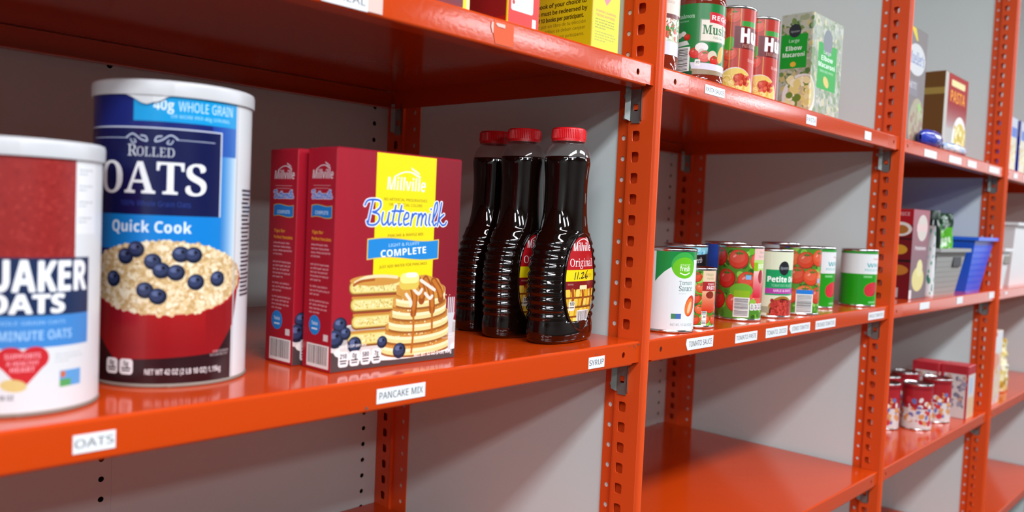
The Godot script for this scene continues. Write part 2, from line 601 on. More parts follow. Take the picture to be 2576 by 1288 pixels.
func make_room():
	var x0 := -150.0
	var x1 := 420.0
	var z0 := -20.6
	var z1 := 190.0
	solid("floor", Vector3(x0 - 4, FLOOR_Y - 4, z0 - 4), Vector3(x1 + 4, FLOOR_Y, z1 + 4), M.floor)
	solid("ceiling", Vector3(x0 - 4, CEILING_Y, z0 - 4), Vector3(x1 + 4, CEILING_Y + 4, z1 + 4), M.ceiling)
	solid("wall_back", Vector3(x0 - 4, FLOOR_Y, z0 - 4), Vector3(x1 + 4, CEILING_Y, z0), M.wall)
	solid("wall_front", Vector3(x0 - 4, FLOOR_Y, z1), Vector3(x1 + 4, CEILING_Y, z1 + 4), M.wall)
	solid("wall_left", Vector3(x0 - 4, FLOOR_Y, z0), Vector3(x0, CEILING_Y, z1), M.wall)
	# the end wall across the aisle has a wide window to the daylight
	var st0 := begin()
	slab(st0, Vector3(x1, FLOOR_Y, z0), Vector3(x1 + 4, CEILING_Y, 36))
	slab(st0, Vector3(x1, FLOOR_Y, 36), Vector3(x1 + 4, -36, z1))
	slab(st0, Vector3(x1, 54, 36), Vector3(x1 + 4, CEILING_Y, z1))
	slab(st0, Vector3(x1, -36, 186), Vector3(x1 + 4, 54, z1))
	put(done(st0), "wall_right", M.wall, self).set_meta("kind", "structure")
	var win := Node3D.new()
	win.name = "window_1"
	win.set_meta("kind", "structure")
	add_child(win)
	var st1 := begin()
	for zz in [36.0, 84.0, 134.0, 184.0]: slab(st1, Vector3(x1 + 0.5, -36, zz), Vector3(x1 + 3, 54, zz + 2))
	for yy in [-36.0, 52.0]: slab(st1, Vector3(x1 + 0.5, yy, 38), Vector3(x1 + 3, yy + 2, 184))
	put(done(st1), "window_frame", M.fixture, win)
	st1 = begin()
	slab(st1, Vector3(x1 + 1.6, -34, 38), Vector3(x1 + 1.8, 52, 184))
	put(done(st1), "glass", M.clear_pane, win)
	for f in FIXTURES:
		var o := thing("ceiling_light", Vector3(f[0], CEILING_Y, f[1]), 0, "flat white fluorescent ceiling light over the aisle", "light", "fluorescent ceiling lights")
		var st := begin()
		var hx: float = f[2] / 2 + 1.2
		var hz: float = f[3] / 2 + 1.2
		for s in [[Vector3(-hx, -1.6, -hz), Vector3(hx, 0, -hz + 1.2)], [Vector3(-hx, -1.6, hz - 1.2), Vector3(hx, 0, hz)], [Vector3(-hx, -1.6, -hz + 1.2), Vector3(-hx + 1.2, 0, hz - 1.2)], [Vector3(hx - 1.2, -1.6, -hz + 1.2), Vector3(hx, 0, hz - 1.2)]]:
			slab(st, s[0], s[1])
		put(done(st), "frame", M.fixture, o)
		st = begin()
		slab(st, Vector3(-hx + 1.2, -1.3, -hz + 1.2), Vector3(hx - 1.2, -0.9, hz - 1.2))
		put(done(st), "diffuser", M.glow, o)
		var l := AreaLight3D.new()
		l.name = "light"
		l.area_size = Vector2(f[2], f[3]) * IN
		l.light_color = c8("f4f7ff")
		l.light_energy = FIXTURE_ENERGY
		l.area_range = 30.0
		l.shadow_enabled = true
		l.position = Vector3(0, -1.7, 0) * IN
		l.rotation.x = -PI / 2
		o.add_child(l)

# ------------------------------------------------------------------ shelving
func post_mesh(flange: float, hole_at: float) -> ArrayMesh:
	var st := begin()
	var n := 85
	var y := FLOOR_Y + 0.002
	plate(st, Vector3(-0.22, y, -1.28), Vector3(0, 0, 1), Vector3.UP, 0.98, 1.0, n, 0.05, Vector2(0.41, 0.5), Vector2(0.21, 0.25), true)
	plate(st, Vector3(0.22, y, -0.3), Vector3(0, 0, -1), Vector3.UP, 0.98, 1.0, n, 0.05, Vector2(0.4, 0.5), Vector2(0.21, 0.25), true)
	plate(st, Vector3(-0.04, y, -flange), Vector3(0, 0, 1), Vector3.UP, flange - 1.26, 1.0, n, 0.06, Vector2(flange - hole_at, 0.45), Vector2(0.12, 0.13))
	slab(st, Vector3(-0.22, y, -1.32), Vector3(0.22, y + n, -1.26))
	var pts := [Vector2(-0.22, -0.3), Vector2(-0.22, 0.08)]
	for i in 9:
		var a := PI * i / 8.0
		pts.append(Vector2(-cos(a) * 0.2, 0.12 + sin(a) * 0.2))
	pts.append(Vector2(0.22, 0.08))
	pts.append(Vector2(0.22, -0.3))
	for i in pts.size() - 1:
		st.set_smooth_group(3 if i >= 1 and i < pts.size() - 2 else -1)
		quad(st, Vector3(pts[i].x, y, pts[i].y), Vector3(pts[i + 1].x, y, pts[i + 1].y), Vector3(pts[i + 1].x, y + n, pts[i + 1].y), Vector3(pts[i].x, y + n, pts[i].y))
		st.set_smooth_group(-1)
		tri(st, Vector3(pts[i].x, y + n, pts[i].y), Vector3(pts[i + 1].x, y + n, pts[i + 1].y), Vector3(0, y + n, -0.3))
	return done(st)

func arc(c: Vector2, r: float, a0: float, a1: float, n := 6) -> Array:
	var out := []
	for i in n + 1:
		var a := deg_to_rad(lerpf(a0, a1, float(i) / n))
		out.append(c + Vector2(cos(a), sin(a)) * r)
	return out

func shelf_mesh(w: float) -> ArrayMesh:
	# top of the deck at y 0, front of the lip at z 0, from x 0.30 to w - 0.26
	var st := begin()
	var xa := 0.3
	var xb := w - 0.26
	var r := 0.11
	sheet(st, [Vector2(-DEPTH - 0.08, 0)] + arc(Vector2(-r, -r), r, 90, 0), 0.05, xa, xb)
	var lo := -LIP + r
	plate(st, Vector3(xa, lo, 0), Vector3.RIGHT, Vector3.UP, 2.6, -lo - r, 1, 0.05, Vector2(1.3, (-lo - r) / 2), Vector2(0.12, 0.15))
	plate(st, Vector3(xb - 2.6, lo, 0), Vector3.RIGHT, Vector3.UP, 2.6, -lo - r, 1, 0.05, Vector2(1.3, (-lo - r) / 2), Vector2(0.12, 0.15))
	# the long plain part of the lip is pressed very slightly outwards
	var pts := []
	for i in 9:
		var t := i / 8.0
		pts.append(Vector2(0.004 * sin(PI * t), lerpf(-r, lo, t)))
	sheet(st, pts, 0.05, xa + 2.6, xb - 2.6)
	sheet(st, arc(Vector2(-r, -LIP + r), r, 0, -90) + [Vector2(-0.8, -LIP), Vector2(-0.8, -LIP + 0.2)], 0.05, xa + 0.55, xb - 0.6)
	slab(st, Vector3(xa, -LIP, -DEPTH + 0.5), Vector3(xa + 0.05, -0.03, -0.1))
	slab(st, Vector3(xb - 0.05, -LIP, -DEPTH + 0.5), Vector3(xb, -0.03, -0.1))
	slab(st, Vector3(xa + 0.05, -LIP, -DEPTH + 0.3), Vector3(xb - 0.05, -0.09, -DEPTH + 0.35))
	slab(st, Vector3(xa + 0.05, -LIP, -DEPTH + 0.35), Vector3(xb - 0.05, -LIP + 0.05, -DEPTH + 0.9))
	return done(st)

func clip_mesh() -> ArrayMesh:
	# galvanised shelf clip hugging the post's side; top at y 0, hangs down
	var st := begin()
	plate(st, Vector3(-0.05, -1.5, -1.15), Vector3(0, 0, 1), Vector3.UP, 0.62, 1.0, 1, 0.05, Vector2(0.3, 0.62), Vector2(0.15, 0.17), true)
	slab(st, Vector3(-0.05, -0.5, -1.15), Vector3(0, 0.3, -0.53))
	slab(st, Vector3(-0.05, -1.62, -1.08), Vector3(0, -1.5, -0.6))
	for s in [[-1.15, -0.22], [-0.53, 0.08]]:
		var z: float = s[0]
		var zz: float = z + s[1]
		var top := 0.3
		outward(st, [Vector3(-0.05, -1.5, z), Vector3(-0.05, top, z), Vector3(-0.2, top, zz), Vector3(-0.2, -1.38, zz)], Vector3(0.5, -0.6, -0.84))
		outward(st, [Vector3(0.0, -1.5, z), Vector3(0.0, top, z), Vector3(-0.16, top, zz - 0.05 * signf(s[1])), Vector3(-0.16, -1.38, zz - 0.05 * signf(s[1]))], Vector3(-1.5, -0.6, -0.84))
		outward(st, [Vector3(-0.05, -1.5, z), Vector3(0.0, -1.5, z), Vector3(-0.16, -1.38, zz), Vector3(-0.2, -1.38, zz)], Vector3(0, 0, -0.84))
	return done(st)

func back_panel_mesh(w: float) -> ArrayMesh:
	# sheet-steel back with columns of punched holes at its middle and by the posts
	var st := begin()
	var z := -DEPTH - 0.12
	var y := FLOOR_Y + 0.3
	var n := 84
	var x := 0.25
	for c in [1.25, w / 2 - 0.08, w - 1.25]:
		if c - 0.4 > x: slab(st, Vector3(x, y, z - 0.04), Vector3(c - 0.4, y + n, z))
		plate(st, Vector3(c - 0.4, y, z), Vector3.RIGHT, Vector3.UP, 0.8, 1.0, n, 0.04, Vector2(0.4, 0.46), Vector2(0.14, 0.14))
		x = c + 0.4
	slab(st, Vector3(x, y, z - 0.04), Vector3(w - 0.05, y + n, z))
	# the right half overlaps the left one: a thin raised fold beside the middle holes
	slab(st, Vector3(w / 2 + 0.4, y, z), Vector3(w / 2 + 0.47, y + n, z + 0.02))
	return done(st)

func sticker_mesh(w: float, h: float, cut: float) -> ArrayMesh:
	# a stuck-on paper label with a slightly lifted edge; cut: how far one end is torn to a point
	var st := begin()
	var p := [Vector2(cut, 0), Vector2(w, 0), Vector2(w, h), Vector2(cut * 0.4, h)]
	if cut > 0: p.append(Vector2(0, h * 0.55))
	var c := Vector2(w / 2, h / 2)
	for i in p.size():
		var a: Vector2 = p[i]
		var b: Vector2 = p[(i + 1) % p.size()]
		tri(st, Vector3(a.x, a.y, 0.012), Vector3(b.x, b.y, 0.012), Vector3(c.x, c.y, 0.012), Vector2(a.x / w, 1 - a.y / h), Vector2(b.x / w, 1 - b.y / h), Vector2(0.5, 0.5))
		quad(st, Vector3(a.x, a.y, 0), Vector3(b.x, b.y, 0), Vector3(b.x, b.y, 0.012), Vector3(a.x, a.y, 0.012), Vector2(0.01, 0.01), Vector2(0.01, 0.01), Vector2(0.01, 0.01), Vector2(0.01, 0.01))
	return done(st)

# [bay, level, text, x from, x to, top, bottom (below the shelf's top), cut]
const STICKERS := [
	[0, 0, "OATS", -25.5, -24.45, -0.36, -0.84, 0.0], [0, 0, "PANCAKE MIX", -15.9, -13.74, -0.37, -0.88, 0.0], [0, 0, "SYRUP", -4.23, -3.06, -0.42, -0.93, 0.0],
	[0, 1, "CEREAL", -18.6, -16.84, -0.45, -1.05, 0.0],
	[1, 0, "TOMATO SAUCE", 3.9, 6.67, -0.24, -0.84, 0.18], [1, 0, "TOMATO PASTE", 9.14, 11.77, -0.36, -0.9, 0.0], [1, 0, "TOMATO, DICED", 12.88, 15.79, -0.34, -0.9, 0.0],
	[1, 0, "STEWED TOMATOES", 16.07, 19.14, -0.34, -0.88, 0.3], [1, 0, "CRUSHED TOMATOES", 20.01, 23.3, -0.34, -0.9, 0.0], [1, 0, "WHOLE TOMATOES", 29.47, 32.72, -0.32, -0.88, 0.0],
	[1, 1, "PASTA SAUCE", 4.4, 6.42, -0.26, -0.72, 0.0], [1, 1, "PASTA", 16.69, 18.18, -0.33, -0.9, 0.0], [1, 1, "", 26.47, 27.7, -0.32, -0.9, 0.0],
	[2, 1, "", 39.74, 43.05, -0.4, -1.0, 0.0], [2, 1, "", 46.61, 50.44, -0.33, -0.93, 0.0], [2, 1, "", 52.53, 55.55, -0.3, -0.9, 0.0], [2, 1, "", 60.27, 64.25, -0.28, -0.88, 0.0],
	[2, 0, "", 41.27, 43.85, -0.15, -0.73, 0.0], [2, 0, "", 52.09, 54.07, -0.12, -0.76, 0.0], [2, 0, "", 63.73, 65.9, -0.1, -0.75, 0.0],
	[3, 1, "", 70.6, 72.4, -0.3, -0.85, 0.0], [3, 1, "", 75.6, 78.4, -0.3, -0.9, 0.0], [3, 0, "", 70.6, 71.6, -0.3, -0.6, 0.0]]

func make_shelving():
	var front_post := post_mesh(2.03, 1.7)
	var rear_post := post_mesh(2.7, 2.2)
	var clip := clip_mesh()
	var clip_right := mirrored(clip)
	var posts := [-BAY, 0.0, BAY, 66.8, 66.8 + BAY]
	var said := ["orange steel shelving bay holding the oats, pancake mix and syrup", "orange steel shelving bay holding the canned tomatoes and pasta sauce", "orange steel shelving bay holding the grey and blue baskets", "orange steel shelving bay holding the white bins beyond the baskets"]
	for b in 4:
		var x0: float = posts[b]
		var x1: float = posts[b + 1]
		var w := x1 - x0
		var o := thing("shelving_bay", Vector3(x0, FLOOR_Y, 0), 0, said[b], "shelving", "orange shelving bays")
		var up := -FLOOR_Y
		for side in ([0, 1] if b == 0 else [1]):
			var px: float = w * side
			put(front_post, "post", M.orange_post, o).position = Vector3(px, up, 0) * IN
			var rp := put(rear_post, "post", M.orange_post, o)
			rp.position = Vector3(px, up, -DEPTH) * IN
			rp.rotation.y = PI
			var st := begin()
			slab(st, Vector3(px + 0.03, 0.3, -DEPTH + 1.4), Vector3(px + 0.07, 84.5, -1.35))
			put(done(st), "side_panel", M.panel, o)
		var back := put(back_panel_mesh(w), "back_panel", M.panel, o)
		back.position.y = up * IN
		var sm := shelf_mesh(w)
		for level in [-2, -1, 0, 1]:
			var y: float = level * RISE
			var s := put(sm, "shelf", M.orange, o)
			s.position = Vector3(0, y + up, 0) * IN
			for side in 2:
				for rear in 2:
					var cl := put(clip if side == 1 else clip_right, "shelf_clip", M.steel, o)
					cl.position = Vector3((w - 0.24) if side == 1 else 0.26, y + up - LIP + 0.02, -DEPTH + 1.8 if rear else -0.05) * IN
			for q in STICKERS:
				if q[0] != b or q[1] != level: continue
				var sw: float = q[4] - q[3]
				var sh: float = q[5] - q[6]
				var m: Material = M.sticker
				if q[2]:
					var bd := board(sw, sh, 256, c8("eceeee"))
					bd.text(q[2], sw / 2 + q[7] * 0.4, sh * 0.72, sh * 0.46, c8("3c4044"), {"al": 0.5, "w": (sw - q[7]) * 0.9})
					m = printed(bd.texture(), 0.4)
				var sk := put(sticker_mesh(sw, sh, q[7]), "shelf_label", m, s, "white paper label reading " + q[2] if q[2] else "small white paper label")
				sk.position = Vector3(q[3] - x0, q[6], 0.014) * IN
			if b == 0 and level == 0:
				for q in [[0.42, -0.16, 0.09], [0.75, -0.2, 0.07], [1.1, -0.18, 0.05], [0.62, -0.3, 0.05], [16.3, -0.96, 0.09], [3.7, -0.32, 0.06], [3.55, -0.33, 0.04]]:
					var chip := put(chips_mesh([[0.0, 0.0, q[2]]]), "chipped_paint", M.bare, s, "dark grey spot of chipped paint")
					chip.position = Vector3(w - q[0], q[1], 0.0135) * IN
			if b == 0 and level == 1:
				var res := put(sticker_mesh(0.62, 0.55, 0.0), "glue_residue", M.residue, s, "pale patch of torn paper beside the label")
				res.position = Vector3(-16.86 - x0, -1.02, 0.012) * IN
				var scrap := put(sticker_mesh(0.12, 0.4, 0.08), "torn_paper", M.residue, s, "torn scrap of white paper")
				scrap.position = Vector3(-11.2 - x0, -0.62, 0.026) * IN
				scrap = put(sticker_mesh(0.5, 0.13, 0.1), "torn_paper", M.residue, s, "torn scrap of white paper")
				scrap.position = Vector3(-10.95 - x0, -0.34, 0.03) * IN
				var tape := put(sticker_mesh(1.15, 0.86, 0.16), "tape_strip", M.tape, s, "matt strip of clear tape over the shelf edge")
				tape.position = Vector3(-11.1 - x0, -0.98, 0.012) * IN

func chips_mesh(spots: Array) -> ArrayMesh:
	# bare patches where the paint has chipped off; [x, y, size] on the lip's front
	var st := begin()
	for q in spots:
		var n := 9
		for i in n:
			var a0 := TAU * i / n
			var a1 := TAU * (i + 1) / n
			var r0: float = q[2] * (0.7 + 0.3 * sin(q[0] * 31.0 + i * 2.4))
			var r1: float = q[2] * (0.7 + 0.3 * sin(q[0] * 31.0 + ((i + 1) % n) * 2.4))
			tri(st, Vector3(q[0], q[1], 0.0), Vector3(q[0] + cos(a0) * r0, q[1] + sin(a0) * r0 * 0.8, 0.0), Vector3(q[0] + cos(a1) * r1, q[1] + sin(a1) * r1 * 0.8, 0.0))
	return done(st)

func mirrored(m: ArrayMesh) -> ArrayMesh:
	var st := begin()
	var a := m.surface_get_arrays(0)
	var vs: PackedVector3Array = a[Mesh.ARRAY_VERTEX]
	for i in range(0, vs.size(), 3):
		for j in [0, 2, 1]:
			st.add_vertex(vs[i + j] * Vector3(-1, 1, 1))
	return done(st)

# ------------------------------------------------------------------ shared pieces of groceries
func facing(at: Vector3, off := 0.0) -> float:
	# the turn about y that makes a thing's local +z look at the camera's place, plus off degrees
	return rad_to_deg(atan2(-33.4732 - at.x, 22.0416 - at.z)) + off

func can(called, at: Vector3, turn, r: float, h: float, wrap: Material, label: String, group: String) -> Node3D:
	var o := thing(called, at, turn, label, "can", group)
	var st := begin()
	lathe(st, [[[r, 0.16], [r, h - 0.16]]], 56, 1, 1, Vector3.ZERO, 0.5, 2.0)
	put(done(st), "label_wrap", wrap, o)
	st = begin()
	lathe(st, [[[0.001, 0.1], [r - 0.14, 0.1]], [[r - 0.14, 0.1], [r - 0.1, 0.02], [r - 0.03, 0.0], [r + 0.025, 0.03], [r + 0.03, 0.1], [r - 0.005, 0.165]]], 56)
	put(done(st), "bottom_rim", M.tin, o)
	st = begin()
	lathe(st, [[[r - 0.005, h - 0.165], [r + 0.03, h - 0.1], [r + 0.025, h - 0.03], [r - 0.03, h], [r - 0.1, h - 0.02], [r - 0.14, h - 0.12]], [[r - 0.14, h - 0.12], [r * 0.7, h - 0.1], [r * 0.66, h - 0.13], [r * 0.4, h - 0.11], [0.001, h - 0.11]]], 56)
	put(done(st), "lid", M.tin, o)
	return o

func wrap_x(w: float, p: float) -> float:
	# where on a half-wrap print a thing must stand to be seen at p (-1 .. 1) of the can's half width
	return w * (0.5 + asin(clampf(p, -1, 1)) / PI)

func millville(b: Board, x: float, y: float, w: float, c: Color):
	# the maker's script name with its swoosh and ear of wheat
	var h := w * 0.25
	b.text("Millville", x, y, h, c, {"f": "sansb", "al": 0.5, "w": w, "sk": 0.08})
	b.curve([[x - w * 0.32, y - h * 1.05], [x - w * 0.1, y - h * 1.45], [x + w * 0.12, y - h * 1.5], [x + w * 0.34, y - h * 1.2]], w * 0.028, c)
	for i in 4:
		b.ell(x + w * (0.14 + 0.055 * i), y - h * (1.78 - 0.1 * i), w * 0.04, w * 0.017, c, 0.75)
		b.ell(x + w * (0.17 + 0.055 * i), y - h * (1.45 - 0.1 * i), w * 0.04, w * 0.015, c, -0.3)

func buttermilk(b: Board, x: float, y: float, s: float, edge: Color, ink: Color, thick: float):
	var strokes := [
		[[-0.5, 1.55], [-0.3, 1.9], [0.3, 2.0], [0.95, 1.9], [1.05, 1.45], [0.7, 1.1], [0.35, 1.02], [0.95, 0.85], [1.1, 0.4], [0.75, 0.02], [0.1, 0.02], [-0.1, 0.3]], [[0.22, 1.9], [0.12, 1.0], [0.02, 0.1]],
		[[1.4, 1.0], [1.36, 0.35], [1.6, 0.0], [1.92, 0.3], [2.02, 1.0], [2.0, 0.35], [2.15, 0.0], [2.35, 0.2]], [[2.62, 1.6], [2.5, 0.4], [2.65, 0.0], [2.85, 0.12]], [[2.3, 1.12], [2.9, 1.16]],
		[[3.22, 1.6], [3.1, 0.4], [3.25, 0.0], [3.45, 0.12]], [[2.9, 1.12], [3.5, 1.16]], [[3.62, 0.45], [4.05, 0.6], [4.05, 0.95], [3.8, 1.0], [3.62, 0.5], [3.8, 0.02], [4.2, 0.15]],
		[[4.42, 0.0], [4.48, 0.95]], [[4.46, 0.55], [4.7, 0.95], [4.95, 0.95]], [[5.12, 0.0], [5.16, 0.95]], [[5.14, 0.5], [5.38, 0.98], [5.58, 0.75], [5.58, 0.0]], [[5.58, 0.5], [5.82, 0.98], [6.02, 0.75], [6.02, 0.2], [6.2, 0.0]],
		[[6.42, 0.95], [6.4, 0.25], [6.58, 0.0]], [[6.46, 1.36], [6.47, 1.38]], [[6.75, 0.3], [7.12, 1.3], [7.08, 1.95], [6.86, 1.7], [6.84, 0.4], [7.05, 0.0], [7.25, 0.2]],
		[[7.42, 0.0], [7.5, 1.0], [7.56, 1.95]], [[8.0, 0.95], [7.55, 0.5], [7.95, 0.05], [8.3, 0.1], [8.4, 0.3]]]
	for pass_ in 2:
		for st in strokes:
			var pts := []
			for p in st: pts.append([x + (p[0] + 0.12 * p[1]) * s, y - p[1] * s - 0.012 * p[0] * s])
			b.curve(pts, thick * (2.1 if pass_ == 0 else 1.0), edge if pass_ == 0 else ink)

func blueberry(b: Board, x: float, y: float, r: float):
	b.ell(x, y, r, r * 0.96, c8("1d2238"))
	b.ell(x - r * 0.12, y - r * 0.15, r * 0.78, r * 0.7, c8("333d60"))
	b.ell(x - r * 0.25, y - r * 0.32, r * 0.42, r * 0.3, c8("5d6a92"))
	b.ell(x + r * 0.2, y - r * 0.3, r * 0.24, r * 0.18, c8("151828"))

func ribbon(b: Board, x: float, y: float, w: float, h: float, c: Color, edge: Color):
	for pass_ in 2:
		var g := h * 0.06 * (1 - pass_)
		var top := []
		var low := []
		for i in 13:
			var t := i / 12.0
			var wave := -sin(t * TAU * 0.9 + 0.2) * h * 0.1 - t * h * 0.08
			top.append([x - w / 2 - g + t * (w + 2 * g), y - h / 2 + wave - g])
			low.push_front([x - w / 2 - g + t * (w + 2 * g), y + h / 2 + wave + g])
		b.poly(top + low, edge if pass_ == 0 else c)

func pancake(b: Board, cx: float, cy: float, rx: float, ry: float, t: float, from_x: float):
	# one whole pancake seen a little from above, left of from_x cut away: browned face, pale side, browned lower edge
	for layer in [[t, c8("9a5a22"), 1.0], [t * 0.82, c8("e9d690"), 0.995], [t * 0.5, c8("f4e8b8"), 1.0], [t * 0.22, c8("c98c3c"), 0.99], [0.0, c8("b8742a"), 0.975], [-t * 0.06, c8("d49a48"), 0.9]]:
		var pts := []
		for k in 41:
			var a := PI * k / 40.0
			pts.append([maxf(from_x, cx + cos(a) * rx * layer[2]), cy + layer[0] + sin(a) * ry])
		for k in 41:
			var a := PI + PI * k / 40.0
			pts.append([maxf(from_x, cx + cos(a) * rx * layer[2]), cy + (layer[0] if layer[0] <= 0.0 else 0.0) + sin(a) * ry])
		b.poly(pts, layer[1])

func pancake_art(b: Board, w: float, h: float):
	# plate, cut stack behind, whole stack in front, butter and syrup; w, h: the panel it fills
	b.poly([[0, h * 0.9], [w, h * 0.9], [w, h], [0, h]], c8("4c4040"))
	b.ell(w * 0.5, h * 0.86, w * 0.62, h * 0.085, c8("d9d4d0"))
	b.ell(w * 0.5, h * 0.85, w * 0.55, h * 0.07, c8("b9b2ae"))
	b.ell(w * 0.58, h * 0.915, w * 0.56, h * 0.062, c8("eeeae4"))
	b.ell(w * 0.56, h * 0.9, w * 0.5, h * 0.05, c8("d6d0ca"))
	for i in 4:
		var y := h * (0.885 - 0.079 * i)
		var x0 := w * (0.115 + 0.012 * ((i * 2) % 3))
		var x1 := w * 0.52
		var t := h * 0.062
		b.rrect(x0, y - t, x1 - x0, t + h * 0.012, t * 0.5, c8("8c5220"))
		b.rrect(x0 + w * 0.006, y - t * 0.86, x1 - x0, t * 0.9, t * 0.42, c8("d9c262"))
		b.rrect(x0 + w * 0.02, y - t * 0.72, x1 - x0, t * 0.66, t * 0.3, c8("ecdc92"))
		b.specks(x0 + w * 0.03, y - t * 0.66, x1 - x0 - w * 0.05, t * 0.52, 110, w * 0.002, w * 0.0075, [c8("cdb654"), c8("f7efc0"), c8("bfa548"), c8("e2cf7c")], rng)
		b.rrect(x0 + w * 0.01, y - t * 1.02, x1 - x0, t * 0.2, t * 0.1, c8("c58836"))
	b.ell(w * 0.32, h * 0.592, w * 0.2, h * 0.026, c8("cf9440"))
	b.curve([[w * 0.16, h * 0.6], [w * 0.24, h * 0.578], [w * 0.36, h * 0.573], [w * 0.48, h * 0.58]], w * 0.02, c8("f0dcae"))
	b.curve([[w * 0.15, h * 0.612], [w * 0.2, h * 0.595], [w * 0.3, h * 0.588]], w * 0.016, c8("a8561c"))
	for i in 5:
		pancake(b, w * (0.665 - 0.006 * (i % 2)), h * (0.878 - 0.058 * i), w * (0.3 - 0.017 * i), h * 0.042, h * 0.054, w * (0.375 + 0.026 * i))
		b.specks(w * (0.42 + 0.026 * i), h * (0.905 - 0.058 * i), w * 0.42, h * 0.02, 26, w * 0.002, w * 0.006, [c8("dcc678"), c8("fbf3d0")], rng)
	b.poly([[w * 0.5, h * 0.66], [w * 0.52, h * 0.6], [w * 0.6, h * 0.578], [w * 0.72, h * 0.572], [w * 0.83, h * 0.595], [w * 0.88, h * 0.65], [w * 0.84, h * 0.69], [w * 0.7, h * 0.705], [w * 0.56, h * 0.695]], c8("d0943e"))
	for q in [[0.6, 0.61, 0.63, 0.68, 0.625, 0.76], [0.66, 0.6, 0.7, 0.65, 0.69, 0.7], [0.72, 0.595, 0.77, 0.66, 0.785, 0.75], [0.79, 0.605, 0.84, 0.65, 0.86, 0.7]]:
		b.curve([[w * q[0], h * q[1]], [w * q[2], h * q[3]], [w * q[4], h * q[5]]], w * 0.05, c8("9c4c16"))
		b.curve([[w * q[0], h * q[1]], [w * q[2], h * q[3]], [w * q[4], h * (q[5] - 0.02)]], w * 0.026, c8("c47428"))
	for q in [[0.6, 0.625, 0.66, 0.665, 0.69, 0.645], [0.68, 0.6, 0.74, 0.625, 0.8, 0.65], [0.56, 0.665, 0.6, 0.7, 0.6, 0.72], [0.72, 0.665, 0.76, 0.69, 0.78, 0.68]]:
		b.curve([[w * q[0], h * q[1]], [w * q[2], h * q[3]], [w * q[4], h * q[5]]], w * 0.022, c8("f3e2d2"))
	b.curve([[w * 0.625, h * 0.75], [w * 0.63, h * 0.85], [w * 0.62, h * 0.95]], w * 0.016, c8("b8661c"))
	b.curve([[w * 0.785, h * 0.74], [w * 0.79, h * 0.86]], w * 0.018, c8("b8661c"))
	b.rrect(w * 0.5, h * 0.575, w * 0.165, h * 0.068, w * 0.04, c8("e0c452"))
	b.rrect(w * 0.505, h * 0.562, w * 0.16, h * 0.05, w * 0.035, c8("f4e88c"))
	b.rrect(w * 0.55, h * 0.56, w * 0.1, h * 0.024, w * 0.02, c8("fcf8dc"))
	for q in [[0.06, 0.79, 0.05], [0.03, 0.85, 0.06], [0.17, 0.885, 0.052], [0.38, 0.885, 0.04], [0.52, 0.935, 0.052], [0.1, 0.83, 0.04]]: blueberry(b, w * q[0], h * q[1], w * q[2])
	for i in 4: b.rect(w * (0.925 + 0.017 * i), h * 0.69, w * 0.009, h * 0.09, c8("dddde0"))
	b.poly([[w * 0.92, h * 0.77], [w * 0.99, h * 0.77], [w * 0.975, h * 0.82], [w * 0.96, h * 0.97], [w * 0.94, h * 0.97], [w * 0.935, h * 0.82]], c8("cfcfd3"))

